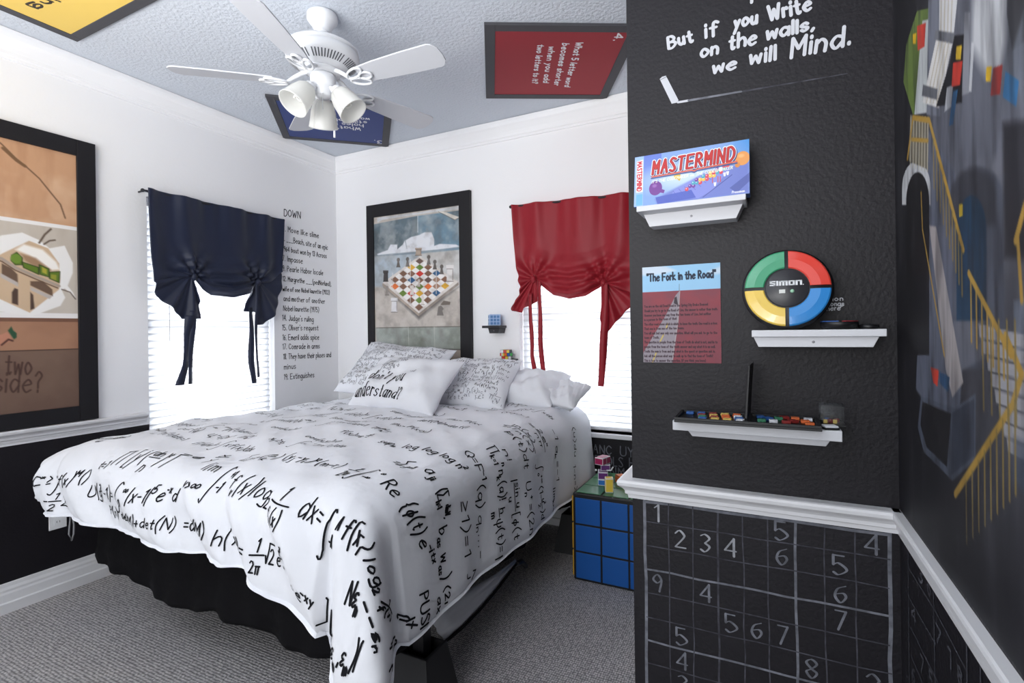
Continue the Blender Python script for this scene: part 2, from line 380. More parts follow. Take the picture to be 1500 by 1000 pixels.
struct(m.build('wall_back', [white_wall, black_wall, chalk_grey]))

# the black closet block in front of the back wall: message, chalk stick, note and number square
NP = (0, -1, 0)
m = MB().box((XP, YP, 0), (XR+0.12, YB-0.002, CEIL-0.001), 0)
for s, p0, p1, up in [("But", (979.7, 71.5), (1014.8, 61), (-2, -17)), ("if", (1034, 54.8), (1052, 51), (0, -20)), ("you", (1076, 42), (1108, 34), (1, -19)), ("Write", (1127, 31), (1188, 15), (-2, -21)),
                      ("on", (1027, 83.8), (1050.6, 78), (1, -18)), ("the", (1068, 73), (1106.6, 64), (1, -21)), ("walls,", (1123.6, 58), (1191.6, 43), (1, -19)),
                      ("we", (1045, 107), (1077, 100), (1, -17)), ("will", (1098.7, 93.5), (1135, 88), (1, -21)), ("Mind.", (1158.8, 86), (1243, 66), (3, -29))]:
    text_px(m, s, p0, p1, up, 1, YP, 0.0085, NP, 1, seed=11, jit=0.05, nib=((1, 0, 0.25), 0.75))
line_px(m, [(1101, 4), (1101.5, -9)], 1, YP, 0.008, NP, 1)
m.prism([hit(*p, 1, YP)+np.array([0, -0.0005, 0]) for p in [(966.5, 116), (970, 112.5), (975.5, 111), (994, 147), (991, 150.5), (984, 152)]], (0, -0.0004, 0), 1)
line_px(m, [(967, 117.5), (971, 115.5), (976.5, 112.5)], 1, YP, 0.0012, NP, 3, lift=0.0013)
for i in range(16):
    a, b = i/16, (i+1)/16; y = lambda t: (993+248*t, 150-42*t)
    line_px(m, [y(a), y(b)], 1, YP, 0.0062-0.004*a, NP, 1 if i < 1 else (2 if i < 6 else 3))
for s, p0, p1 in [('"Simon', (1199, 441), (1234.5, 440)), ("belongs", (1204, 448.5), (1236, 447.5)), ('here"', (1211, 455), (1234, 453.5))]:
    text_px(m, s, p0, p1, (0, -6.5), 1, YP, 0.0022, NP, 1, seed=2, jit=0.06)
gx = [hit(x, 735+(x-944)*0.137, 1, YP)[0] for x in (944.5, 978.8, 1014, 1050.8, 1088.2, 1124.4, 1165, 1207.6, 1252.4, 1302)]
gz = [hit(946, y, 1, YP)[2] for y in (734, 763.2, 798.2, 832.5, 867, 902, 936.3, 969.5)]; gz += [gz[-1]-0.068, gz[-1]-0.136]
rg = random.Random(4)
def wob(a, b, n=9, s=0.0018): return np.array([[a[i]+(b[i]-a[i])*t+(rg.uniform(-s, s) if i != 1 else 0) for i in range(3)] for t in np.linspace(0, 1, n)])
for i, x in enumerate(gx): pen(m, '~', wob((x, YP, gz[0]+.003), (x, YP, gz[-1])), 0.0085 if i in (0, 9) else 0.0062 if i == 6 else 0.005 if i == 3 else 0.0032, NP, 0.0006, 2 if i in (0, 6, 9) else 3)
for i, z in enumerate(gz): pen(m, '~', wob((gx[0], YP, z), (gx[-1], YP, z)), 0.0075 if i == 0 else 0.0055 if i in (3, 6) else 0.0032, NP, 0.0006, 2 if i in (0, 3, 6) else 3)
for d, r_, c_, mi_ in [("1", 0, 0, 4), ("5", 0, 5, 2), ("4", 0, 8, 2), ("2", 1, 1, 4), ("3", 1, 2, 4), ("4", 1, 3, 4), ("6", 1, 5, 2), ("5", 1, 7, 2), ("6", 2, 7, 2), ("9", 3, 0, 2), ("4", 3, 2, 2), ("7", 3, 7, 2),
                       ("5", 4, 3, 2), ("6", 4, 4, 2), ("7", 4, 5, 2), ("5", 5, 1, 2), ("8", 5, 6, 2), ("2", 5, 8, 2), ("4", 6, 1, 2), ("3", 7, 1, 2), ("6", 7, 4, 2)]:
    st, tw = letter(d); x0, x1, z1, z0 = gx[c_], gx[c_+1], gz[r_], gz[r_+1]; h = 0.048; wd = min(0.030, tw*h*1.2)
    for k, q in st:
        P = np.stack([(x0+x1)/2-wd/2+q[:, 0]/tw*wd, np.full(len(q), YP), (z0+z1)/2-h/2+q[:, 1]*h], 1)
        pen(m, k, P, 0.0062, NP, 0.0007, mi_, nib=((1, 0, 0.4), 0.35))
struct(m.build('wall_partition', [black_wall, chalk, chalk_grey, chalk_dim, mat('bright grey chalk', (148, 150, 156), 0.9, 0.1, mottle=(40, 0.25))]))

# right wall: a painted mural above the rail, a chalk number square below it
NR = (-1, 0, 0); MZ0 = 0.85
m = MB().box((XR, YO, 0), (XR+0.12, YP-0.001, CEIL-0.001), 0)
cv = Canvas((XR-0.0008, YP-0.004, CEIL-0.004), (0, -1.16, 0), (0, 0, -(CEIL-MZ0-0.01)), 470, 640, (29, 28, 33))
L = lambda *p: cv.loc(p, 0, XR); sf = .0012
nz, nf, nv = cv.noise(5, 8, 3), cv.noise(30, 12, 4), cv.noise(60, 14, 7)
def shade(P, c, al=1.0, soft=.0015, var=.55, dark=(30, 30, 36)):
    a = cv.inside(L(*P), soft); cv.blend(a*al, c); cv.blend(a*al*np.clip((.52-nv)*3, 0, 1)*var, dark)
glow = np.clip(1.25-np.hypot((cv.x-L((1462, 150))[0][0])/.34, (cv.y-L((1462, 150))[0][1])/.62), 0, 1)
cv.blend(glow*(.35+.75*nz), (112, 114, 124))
shade([(1362, -80), (1500, -120), (1500, 215), (1460, 230), (1425, 250), (1396, 300), (1362, 240)], (96, 99, 110), .75, .01)
shade([(1428, -90), (1480, -110), (1474, 60), (1466, 104), (1446, 110), (1424, 70)], (192, 194, 198), .9, .012, .3)
shade([(1478, -100), (1530, -140), (1530, 40), (1484, 74), (1476, 20)], (58, 58, 62), .95); shade([(1500, 20), (1484, 74), (1482, 120), (1500, 150)], (112, 118, 130), .8, .006)
shade([(1344, 16), (1361, 12), (1360, 160), (1338, 168), (1324, 120), (1328, 66)], (96, 116, 58), 1.0); shade([(1352, 30), (1362, 28), (1358, 165), (1340, 168), (1346, 96)], (186, 190, 194), .95, .0015, .25)
shade([(1362, -70), (1380, -76), (1378, 170), (1358, 168)], (108, 112, 124)); shade([(1378, -76), (1412, -86), (1398, 50), (1394, 60), (1376, 52)], (198, 198, 200), 1, .0015, .2); shade([(1372, 58), (1396, 64), (1376, 158), (1352, 150)], (204, 202, 200), 1, .0015, .25)
for i in range(4): cv.line(L((1380+i*6, -70), (1379+i*5, 46)), .004, (168, 158, 134)); cv.line(L((1376+i*5, 62), (1358+i*5, 150)), .004, (168, 158, 134))
shade([(1371, 44), (1399, 48), (1398, 62), (1369, 58)], (104, 106, 112)); shade([(1353, 124), (1374, 130), (1373, 146), (1351, 140)], (92, 94, 100))
shade([(1399, 52), (1414, 50), (1410, 150), (1372, 156), (1392, 92)], (26, 25, 29), 1, .0015, 0); shade([(1414, 18), (1422, 18), (1420, 136), (1410, 140)], (128, 130, 138)); shade([(1424, 62), (1428, 62), (1424, 134), (1420, 134)], (182, 184, 188), .9, .0012, .1)
shade([(1388, 128), (1397, 124), (1394, 156), (1384, 164)], (170, 172, 178), .9)
def arch(x0, x1, yt, h, yb, c, al=1.0, soft=.0015, var=.5):
    t = np.linspace(math.pi, 0, 18); shade([(x0, yb)]+[((x0+x1)/2+(x1-x0)/2*math.cos(a), yt+h-h*math.sin(a)) for a in t]+[(x1, yb)], c, al, soft, var)
shade([(1360, 190), (1398, 250), (1412, 330), (1420, 400), (1404, 640), (1392, 640), (1342, 570), (1350, 400)], (92, 97, 112), .95, .004)
arch(1322, 1364, 236, 40, 300, (186, 188, 192)); arch(1328, 1362, 252, 44, 520, (25, 24, 28), 1, .0015, 0)
shade([(1334, 168), (1361, 174), (1360, 248), (1332, 236)], (112, 106, 92))
for i in range(7): cv.line(L((1335+i*4.2, 172), (1334+i*4.2, 244+i)), .005, (176, 170, 152))
arch(1396, 1472, 244, 50, 540, (74, 78, 90), .95, .004); arch(1394, 1460, 246, 40, 330, (44, 43, 48), .6, .006); arch(1402, 1446, 286, 52, 470, (30, 56, 80), 1, .0015, .7)
shade([(1470, 180), (1560, 170), (1560, 380), (1472, 378)], (36, 35, 40), .95, .006); shade([(1486, 440), (1510, 436), (1510, 560), (1488, 560)], (104, 110, 124), .9, .003)
shade([(1398, 470), (1452, 470), (1452, 520), (1398, 548)], (96, 98, 108), .9, .003)
shade([(1362, 330), (1372, 332), (1412, 560), (1396, 582), (1386, 540)], (166, 158, 156), .85, .002, .35)
shade([(1350, 580), (1400, 598), (1430, 576), (1430, 672), (1396, 704), (1354, 662), (1345, 626)], (78, 84, 98), .95); shade([(1352, 588), (1394, 606), (1388, 684), (1358, 654), (1349, 622)], (27, 26, 30), 1, .0015, 0); shade([(1396, 604), (1428, 584), (1428, 668), (1394, 696)], (50, 55, 68), .9)
for i in range(8):
    y0 = 474+i*24; shade([(1434+i*6, y0), (1525, y0+22), (1525, y0+42), (1436+i*6, y0+20)], (156, 155, 160), .9, .0015, .4)
shade([(1486, 640), (1530, 660), (1530, 760), (1484, 700)], (62, 70, 86), .7, .006)
gold, gold2 = (164, 130, 58), (126, 108, 62)
for p, w in [([(1330, 232), (1338, 172), (1362, 176), (1412, 366)], .011), ([(1336, 204), (1360, 206)], .008), ([(1420, 400), (1482, 520)], .011), ([(1474, 492), (1498, 548), (1484, 594), (1400, 724)], .013), ([(1489, 352), (1503, 300)], .012), ([(1492, 350), (1498, 440)], .009), ([(1350, 282), (1352, 336), (1384, 520)], .006)]: cv.line(L(*p), w, gold)
for i in range(10): cv.line(L((1368+i*4.6, 205+i*17.5), (1369+i*4.6, 275+i*17.5)), .0055, gold2)
for i in range(7): cv.line(L((1423+i*8, 408+i*16), (1424+i*8, 500+i*9)), .0055, gold)
for i in range(9): cv.line(L((1416+i*9, 706-i*15), (1417+i*9, 796-i*9)), .005, (130, 110, 60))
for i in range(5): cv.line(L((1440+i*12, 470), (1442+i*12, 600+i*6)), .005, gold2)
for c, p in [((194, 62, 50), [(1344, 38), (1357, 33), (1355, 68), (1345, 74)]), ((190, 56, 44), [(1397, 92), (1411, 89), (1407, 124), (1395, 127)]), ((44, 86, 126), [(1397, 134), (1404, 131), (1397, 182), (1391, 184)]),
             ((150, 50, 46), [(1456, 99), (1470, 94), (1466, 138), (1452, 140)]), ((52, 106, 152), [(1474, 104), (1494, 118), (1490, 156), (1470, 142)]), ((192, 62, 46), [(1364, 538), (1376, 542), (1374, 566), (1368, 560)]),
             ((46, 76, 108), [(1377, 544), (1392, 552), (1390, 574), (1378, 562)]), ((214, 176, 44), [(1402, 68), (1410, 66), (1408, 87), (1401, 87)]), ((222, 178, 36), [(1446, 98), (1454, 97), (1452, 119), (1445, 119)]), ((222, 178, 36), [(1338, 50), (1343, 48), (1342, 64), (1338, 64)]), ((196, 166, 40), [(1406, 300), (1411, 298), (1411, 316), (1406, 318)])]:
    shade(p, c, 1, .0012, .35)
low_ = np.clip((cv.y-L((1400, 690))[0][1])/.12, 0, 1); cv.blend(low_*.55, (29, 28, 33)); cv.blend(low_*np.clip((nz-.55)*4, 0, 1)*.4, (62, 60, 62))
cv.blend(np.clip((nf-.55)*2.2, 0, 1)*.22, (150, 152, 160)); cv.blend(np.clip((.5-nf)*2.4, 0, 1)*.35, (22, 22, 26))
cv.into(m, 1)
for a, b in [((1331, 795), (1333, 1010)), ((1368, 853), (1371, 1010)), ((1417, 927), (1418, 1010)), ((1437, 962), (1438, 1010))]: line_px(m, [a, b], 0, XR, 0.006, NR, 2)
for a, b in [((1332, 832), (1370, 893)), ((1333, 876), (1372, 944)), ((1334, 918), (1375, 1000)), ((1335, 960), (1352, 1000)), ((1370, 893), (1418, 985)), ((1342, 812), (1362, 846))]: line_px(m, [a, b], 0, XR, 0.0035, NR, 2)
for d, p0, p1, c in [("3", (1346, 848), (1352, 857), 22), ("8", (1359, 866), (1364, 875), 26), ("4", (1336, 903), (1342, 916), 20), ("7", (1372, 937), (1379, 950), 24), ("1", (1389, 968), (1394, 980), 26),
                     ("8", (1404, 995), (1410, 1007), 22), ("7", (1349, 982), (1354, 991), 24), ("6", (1337, 995), (1341, 1003), 22), ("5", (1362, 1004), (1367, 1012), 24)]:
    text_px(m, d, p0, p1, (0, -c), 0, XR, 0.006, NR, 2, jit=0)
struct(m.build('wall_right', [black_wall, paint_attr, chalk_dim, mat('very faint chalk', (58, 58, 63), 0.9, 0.1)]))

# mouldings
def sweep(path, prof, name, m_=None):
    P = np.array(path, float); n = len(P); offs = []
    for i in range(n):
        ds = []
        if i > 0: d = P[i]-P[i-1]; ds.append(d/np.linalg.norm(d))
        if i < n-1: d = P[i+1]-P[i]; ds.append(d/np.linalg.norm(d))
        ns = [np.array([d[1], -d[0]]) for d in ds]
        mm = ns[0] if len(ns) == 1 else (ns[0]+ns[1])/(1+ns[0] @ ns[1])
        offs.append(mm)
    G = np.array([[(P[i][0]+offs[i][0]*d, P[i][1]+offs[i][1]*d, z) for d, z in prof] for i in range(n)])
    mb = MB().grid(G, 0, flip=True)
    k = len(prof); mb.add(G[0], [tuple(range(k-1, -1, -1))]); mb.add(G[-1], [tuple(range(k))])
    return struct(mb.build(name, m_ or trim_white, bevel=0.0))
crown = [(0.0, 2.735), (0.0, 2.612), (0.010, 2.614), (0.012, 2.626), (0.020, 2.632), (0.022, 2.646), (0.030, 2.662), (0.046, 2.688), (0.056, 2.70), (0.06, 2.72), (0.06, 2.738)]
sweep([(XL, YO), (XL, YB), (XP, YB)], crown, 'trim_1', mat('white crown paint', (243, 243, 245), 0.5, 0.3))
rail = [(0.0, .770), (.010, .771), (.012, .786), (.018, .790), (.019, .803), (.024, .812), (.036, .826), (.038, .838), (.036, .846), (.030, .849), (0.0, .849)]
rail = [(d, .849-(.849-z)*.74) for d, z in rail]
sweep([(XL, YO), (XL, WLY0-0.02)], rail, 'trim_2')
sweep([(XP, YB-0.01), (XP, YP), (XR-.001, YP)], rail, 'trim_3')
sweep([(XR, YP), (XR, YO)], [(d*.55, z) for d, z in rail], 'trim_4')
base = [(0.0, 0.0), (.030, 0.0), (.030, .046), (.020, .050), (.017, .085), (.013, .094), (.013, .104), (.007, .116), (.005, .132), (0.0, .134)]
sweep([(XL, YO), (XL, YB), (XP-0.0, YB)], base, 'baseboard_left')

# windows: frame, glass, sill and (hung inside) closed white blinds
pane_m = bpy.data.materials.new('window glass'); pane_m.use_nodes = True; nt = pane_m.node_tree; nt.nodes.clear()
out = nt.nodes.new('ShaderNodeOutputMaterial'); tr = nt.nodes.new('ShaderNodeBsdfTransparent'); gl = nt.nodes.new('ShaderNodeBsdfGlossy'); mx = nt.nodes.new('ShaderNodeMixShader')
gl.inputs['Roughness'].default_value = 0.02; mx.inputs['Fac'].default_value = 0.06
nt.links.new(tr.outputs[0], mx.inputs[1]); nt.links.new(gl.outputs[0], mx.inputs[2]); nt.links.new(mx.outputs[0], out.inputs[0])
slat_m = bpy.data.materials.new('white blind slats'); slat_m.use_nodes = True; nt = slat_m.node_tree; nt.nodes.clear()
out = nt.nodes.new('ShaderNodeOutputMaterial'); df = nt.nodes.new('ShaderNodeBsdfDiffuse'); tl = nt.nodes.new('ShaderNodeBsdfTranslucent'); mx = nt.nodes.new('ShaderNodeMixShader')
for b_ in (df, tl): b_.inputs['Color'].default_value = (0.90, 0.91, 0.93, 1)
mx.inputs['Fac'].default_value = 0.5; nt.links.new(df.outputs[0], mx.inputs[1]); nt.links.new(tl.outputs[0], mx.inputs[2]); nt.links.new(mx.outputs[0], out.inputs[0])
vinyl = mat('white window vinyl', (238, 239, 241), 0.4, 0.4)
def window(idx, T, w, z0, z1, label, where):
    "T(a, d, z): a along the opening, d outwards from the wall face"
    root = empty('window_%d' % idx, T(w/2, 0.09, z0)); struct(root)
    f = MB()
    def bar(a0, a1, d0, d1, za, zb, mb):
        p, q = np.array(T(a0, d0, za)), np.array(T(a1, d1, zb)); mb.box(np.minimum(p, q), np.maximum(p, q))
    for a0, a1, za, zb in ((0, .04, z0, z1), (w-.04, w, z0, z1), (.04, w-.04, z0, z0+.05), (.04, w-.04, z1-.05, z1), (.04, w-.04, (z0+z1)/2-.02, (z0+z1)/2+.02)): bar(a0, a1, .085, .115, za, zb, f)
    f.build('window_frame', vinyl, root, bevel=.003)
    p = MB(); bar(.04, w-.04, .098, .102, z0+.05, z1-.05, p); p.build('pane', pane_m, root)
    s = MB(); bar(-.04, w+.04, -.028, .085, z0-.028, z0, s); s.build('window_sill', trim_white, root, bevel=.004)
    b = thing('window_blind', label, 'blind', T(w/2, .05, z1))
    hr = MB(); bar(.006, w-.006, .03, .08, z1-.05, z1-.002, hr); hr.build('headrail', vinyl, b, bevel=.003)
    sl = MB(); pitch = .0415; z = z1-.075
    while z > z0+.03:
        t = np.linspace(-.5, .5, 5); prof = [(0.05+0.0065*math.copysign(1, k)*abs(k)*2+.003*(1-4*k*k), z-k*.0485) for k in t]
        G = np.array([[T(a, d, zz) for a in (.008, w-.008)] for d, zz in prof]); sl.grid(G)
        z -= pitch
    sl.build('slats', slat_m, b, smooth=True, solid=.002)
    br = MB(); bar(.008, w-.008, .035, .068, z0+.012, z0+.032, br); br.build('bottom_rail', vinyl, b, bevel=.003)
    wd = MB().tube([T(.13, .022, z1-.05), T(.13, .020, z1-.85)], .004, 6); wd.build('tilt_wand', vinyl, b)
    return root
window(1, lambda a, d, z: (XL-d, WLY0+a, z), WLY1-WLY0, WLZ0, WLZ1, 'closed white slatted blind behind the navy curtain', 'left')
window(2, lambda a, d, z: (WBX0+a, YB+d, z), WBX1-WBX0, WBZ0, WBZ1, 'closed white slatted blind behind the red curtain', 'back')

o = thing('wall_outlet', 'white power outlet low on the black left wall', 'outlet', hit(84, 757, 0, XL))
c_ = hit(84, 757, 0, XL); MB().box((XL+.0005, c_[1]-.036, c_[2]-.058), (XL+.007, c_[1]+.036, c_[2]+.058)).build('cover_plate', vinyl, o, bevel=.002)
mm = MB()
for dz in (-.022, .022): mm.box((XL+.0072, c_[1]-.017, c_[2]+dz-.015), (XL+.009, c_[1]+.017, c_[2]+dz+.015))
so = mm.build('socket', vinyl, o, bevel=.002)
for dz in (-.022, .022):
    for dy in (-.006, .006): MB().box((XL+.0091, c_[1]+dy-.001, c_[2]+dz-.004), (XL+.0095, c_[1]+dy+.001, c_[2]+dz+.005)).build('slot', blk, so)
# ------------------------------------------------------------------ the bed
fab_black = mat('black bed fabric', (13, 12, 15), 0.9, 0.15, (60, 0.3, 0.004))
cotton = mat('white cotton', (225, 226, 231), 0.85, 0.15, (11, 0.3, 0.014), sheen=0.15)
ink_c = mat('black printed ink', (26, 26, 30), 0.85, 0.1)
BX0, BX1, BY0, BY1 = -2.70, -1.08, 1.22, 3.12
bed = thing('bed', 'tall bed with black fabric sides on tapered black risers', 'bed', (-1.9, 2.15, 0))
MB().box((BX0+.02, BY0+.02, .29), (BX1-.02, BY1, .515)).build('box_spring', fab_black, bed, bevel=.02)
MB().box((BX0+.10, BY0+.04, .52), (BX1-.11, BY1, .765)).build('mattress', cotton, bed, bevel=.05)
# fabric sides: a wrinkled skirt round foot and right side
path = [(BX0, 2.6), (BX0, BY0), (BX1, BY0), (BX1, BY1-.02)]
P = []
for (x0, y0), (x1, y1) in zip(path[:-1], path[1:]):
    n = max(2, int(math.hypot(x1-x0, y1-y0)/.02))
    for i in range(n): P.append((x0+(x1-x0)*i/n, y0+(y1-y0)*i/n))
P.append(path[-1]); P = np.array(P); Tn = np.gradient(P, axis=0); Tn /= np.linalg.norm(Tn, axis=1)[:, None]; Nn = np.stack([Tn[:, 1], -Tn[:, 0]], 1)
s_ = np.concatenate([[0], np.cumsum(np.linalg.norm(np.diff(P, axis=0), axis=1))])
rows = []
for t in np.linspace(0, 1, 16):
    on_foot = (P[:, 1] < BY0+.01)
    zb = np.where(on_foot, .235+.03*np.clip((-2.35-P[:, 0])/.3, 0, 1), .275)+.012*np.sin(s_*9)+.006*np.sin(s_*23+1)
    z = .53+(zb-.53)*t
    o_ = .006+t*(.012+.010*np.sin(s_*17)+.007*np.sin(s_*41+2))+.01*t*t*np.sin(s_*7+t*6)+.004*np.sin(s_*30+t*20)*t
    rows.append(np.stack([P[:, 0]-Nn[:, 0]*-o_, P[:, 1]+Nn[:, 1]*o_, z], 1))
MB().grid(np.array(rows)).build('bed_skirt', fab_black, bed, smooth=True, solid=.004)
# torn white lining hanging under the right side
up = [(634, 914), (648, 896), (690, 872), (726, 846), (755, 819)]; lo = [(650, 938), (674, 919), (700, 893), (727, 861), (755, 824)]
up3 = [hit(*p, 0, -1.055) for p in up]; lo3 = [hit(*p, 0, -1.05) for p in lo]
m = MB(); G = np.array([[a*(1-t)+b*t+np.array([.006*math.sin(9*t+i), 0, 0]) for t in np.linspace(-.35, 1, 8)] for i, (a, b) in enumerate(zip(up3, lo3))]); m.grid(G)
m.build('lining', mat('grey white lining', (188, 190, 196), 0.9, 0.1), bed, smooth=True, solid=.003)
MB().tube([p+np.array([.004, 0, -.004]) for p in lo3], .006, 6).build('lining_hem', fab_black, bed)
for (x, y) in ((-1.075, 1.42), (-1.035, 2.86), (-2.45, 1.80), (-2.45, 2.86)):
    r = MB(); top, bot, h = .062, .098, .215
    def ringp(k, z): return [(x-k, y-k, z), (x+k, y-k, z), (x+k, y+k, z), (x-k, y+k, z)]
    G = np.array([ringp(bot, 0.001)+ringp(bot, 0.001)[:1], ringp(bot*.97, .02)+ringp(bot*.97, .02)[:1], ringp(top, h)+ringp(top, h)[:1], ringp(top-.012, h)+ringp(top-.012, h)[:1], ringp(top-.014, h-.035)+ringp(top-.014, h-.035)[:1]])
    r.grid(G, flip=True); r.add(ringp(top-.014, h-.035), [(0, 1, 2, 3)])
    rr = r.build('bed_riser', mat('black riser plastic', (28, 28, 31), 0.55, 0.4), bed, bevel=.003)
    MB().box((x-.022, y-.022, h-.034), (x+.022, y+.022, .292)).build('bed_leg', blk, bed)
MB().tube([hit(*p, 0, -1.05) for p in ((757, 826), (764, 822), (770, 829))], .012, 8).build('glide', blk, bed, smooth=True)

# ---- comforter: cloth coordinates a (across, from the left edge of the mattress) and b (from the foot), draped over rounded edges
CX0, CX1, CY0, ZT = -2.765, -1.145, 1.205, .81
CW = CX1-CX0; A0, A1, B0, B1 = -.335, CW+.535, -.345, 1.90
def prof_drop(d, r):
    q = r*math.pi/2
    h = np.where(d < q, r*np.sin(np.minimum(d, q)/r), r+.10*(d-q)); v = np.where(d < q, r*(1-np.cos(np.minimum(d, q)/r)), r+.985*(d-q)); return h, v
def cloth(a, b):
    a = np.asarray(a, float); b = np.asarray(b, float)
    da = np.where(a < 0, a, np.where(a > CW, a-CW, 0)); ext = 1+.58*np.clip((a-1.22)/.55, 0, 1)**1.5; db = np.where(b < 0, b*ext, 0)
    # both front corners of the hem are rounded
    pa, pb2 = np.abs(np.where(a < 0, da/A0, da/(A1-CW))), np.abs(db/(B0*ext)); n_ = 2.4
    k = np.where((pa > 1e-6) & (pb2 > 1e-6), np.maximum(pa, pb2)/((pa**n_+pb2**n_)**(1/n_)+1e-12), 1.0)
    da, db = da*k, db*k
    d = np.hypot(da, db); ux = np.where(d > 1e-9, da/(d+1e-12), 0); uy = np.where(d > 1e-9, db/(d+1e-12), 0)
    left = (a < 0) & (b < 0); rightc = (a > CW) & (b < 0)
    d2 = np.where(left, np.minimum(d, .30+.35*(d-.30)), d)
    rad = np.where(a < 0, .15, .14)
    h, v = prof_drop(d2, rad)
    cw_ = np.where(rightc, 4*ux*ux*uy*uy, 0); h = h+cw_*.20*np.clip(d-.12, 0, 1)
    x = CX0+np.clip(a, 0, CW)+ux*h; y = CY0+np.clip(b, 0, None)+uy*h
    crown_ = .035*np.clip(np.sin(np.clip((a+.05)/(CW+.1), 0, 1)*math.pi), 0, 1)**.5*np.clip((b+.1)/.5, 0, 1)**.7
    z = ZT+crown_-v
    w = np.clip(d/.16, 0, 1)
    foot = np.clip(-db/.12, 0, 1); side = np.clip(np.abs(da)/.12, 0, 1); hem_ = np.clip(-db/(.30*ext), 0, 1)
    f = foot*(.019*np.sin(a*19+2.2*np.sin(a*5)+b*20)+.010*np.abs(np.sin(a*23+b*18+1+1.6*np.sin(a*6)))+.010*np.sin(a*9.5+.7))*(.6+.4*hem_)*np.clip(1-np.clip((a-CW+.1)/.2, 0, 1)*.8, 0, 1)
    f = f+hem_**3*(.0015*np.sin(a*85+2*np.sin(a*11))) + .012*foot*np.sin(hem_*3.0)
    g = side*(1-foot*.7)*(.010*np.sin(b*8+.8)+.005*np.sin(b*23+a*6))*np.clip(np.abs(da)/.5, 0, 1)
    ang = np.arctan2(-db, np.where(da > 0, da, 0)+1e-9)
    cone = np.where(rightc, np.clip(d/.45, 0, 1)**1.4*(.030*np.sin(ang*4.2-1.7)+.010*np.sin(ang*11+1)), 0)
    al = np.arctan2(-db, -da+1e-9)
    lc = np.where(left, np.clip(d/.3, 0, 1)*(.014*np.sin(al*9)+.007*np.sin(al*19)), 0)
    top = .007*np.sin(a*6.1+b*3.3)+.006*np.sin(a*13-b*9)+.005*np.sin(b*17+a*4)+.003*np.sin(a*29+b*31)
    o_ = f+g+cone+lc
    x = x+ux*o_; y = y+uy*o_; z = z+top*(1-w)
    return np.stack([x, y, z], -1)
def cloth_n(a, b, e=.006):
    n = np.cross(cloth(np.asarray(a)+e, b)-cloth(np.asarray(a)-e, b), cloth(a, np.asarray(b)+e)-cloth(a, np.asarray(b)-e))
    return n/(np.linalg.norm(n, axis=-1, keepdims=True)+1e-12)
na, nb = 216, 200
aa, bb = np.meshgrid(np.linspace(A0, A1, na), np.linspace(B0, B1, nb))
# hem rounded in plan at the two front corners
def trim_(a, b):
    return a, b
P = cloth(aa, bb); N = cloth_n(aa, bb)
hem = np.minimum(np.minimum(aa-A0, A1-aa), np.minimum(bb-B0, B1-bb+.02))
th = .034*np.sqrt(np.clip(hem/.045, 0, 1))
puff = .016*np.sqrt(np.clip(hem/.04, 0, 1))-.016
m = MB(); Ptop = P+N*puff[..., None]; Pin = P-N*th[..., None]-N*.001
m.grid(Ptop, 0); m.grid(Pin, 0, flip=True)
for G in (np.stack([Ptop[0], Pin[0]]), np.stack([Pin[-1], Ptop[-1]]), np.stack([Pin[:, 0], Ptop[:, 0]]), np.stack([Ptop[:, -1], Pin[:, -1]])): m.grid(G, 0, flip=True)
def surf(a, b):
    p = cloth(a, b); n = cloth_n(a, b); hm = np.minimum(np.minimum(a-A0, A1-a), np.minimum(b-B0, B1-b+.02))
    return p+n*(.016*np.sqrt(np.clip(hm/.04, 0, 1))-.016)[..., None], n
# the printed equations: a small formula setter on top of the pen glyphs
def parse(s):
    out = []; i = 0
    def grp(i):
        if s[i] == '{':
            d = 1; j = i+1
            while d: d += (s[j] == '{')-(s[j] == '}'); j += 1
            return s[i+1:j-1], j
        return s[i], i+1
    while i < len(s):
        c = s[i]
        if c in '^_': g, i = grp(i+1); out.append((c, parse(g)))
        elif c == '%': g, i = grp(i+1); g2, i = grp(i); out.append(('%', parse(g), parse(g2)))
        elif c == '\u221a': g, i = grp(i+1); out.append(('r', parse(g)))
        else: out.append(('c', c)); i += 1
    return out
def setf(nodes, rng, sc=1.0):
    "-> list of (kind, pts) and width, capital height 1"
    S_ = []; x = 0.0
    def put(st, dx, dy, k): S_.extend((kd, q*k+[dx, dy]) for kd, q in st)
    prev = None
    for nd in nodes:
        if nd[0] == 'c':
            if nd[1] == ' ': x += .5; prev = None; continue
            big = 1.75 if nd[1] == '\u222b' else 1.25 if nd[1] in '\u03a3\u03a0' else 1.15 if nd[1] in '()[]{}' else 1.0
            st, w = letter(nd[1], rng, .05, slant=.12); put(st, x, -.3*(big-1)-(0.15 if big > 1.5 else 0), big); prev = (x, w*big); x += w*big+.24
        elif nd[0] in '^_':
            st, w = setf(nd[1], rng); k = .62; put(st, x-.12, .62 if nd[0] == '^' else -.38, k); x += w*k+.05
        elif nd[0] == '%':
            a_, wa = setf(nd[1], rng); b_, wb = setf(nd[2], rng); w = max(wa, wb)*.8; put(a_, x+(w-wa*.8)/2, .62, .8); put(b_, x+(w-wb*.8)/2, -.72, .8)
            S_.append(('-', np.array([[x-.08, .42], [x+w+.05, .45]]))); x += w+.2
        elif nd[0] == 'r':
            a_, w = setf(nd[1], rng); S_.append(('-', np.array([[x, .45], [x+.15, .0], [x+.35, 1.25], [x+.4+w, 1.25]]))); put(a_, x+.42, 0, .95); x += w+.6
    return S_, x
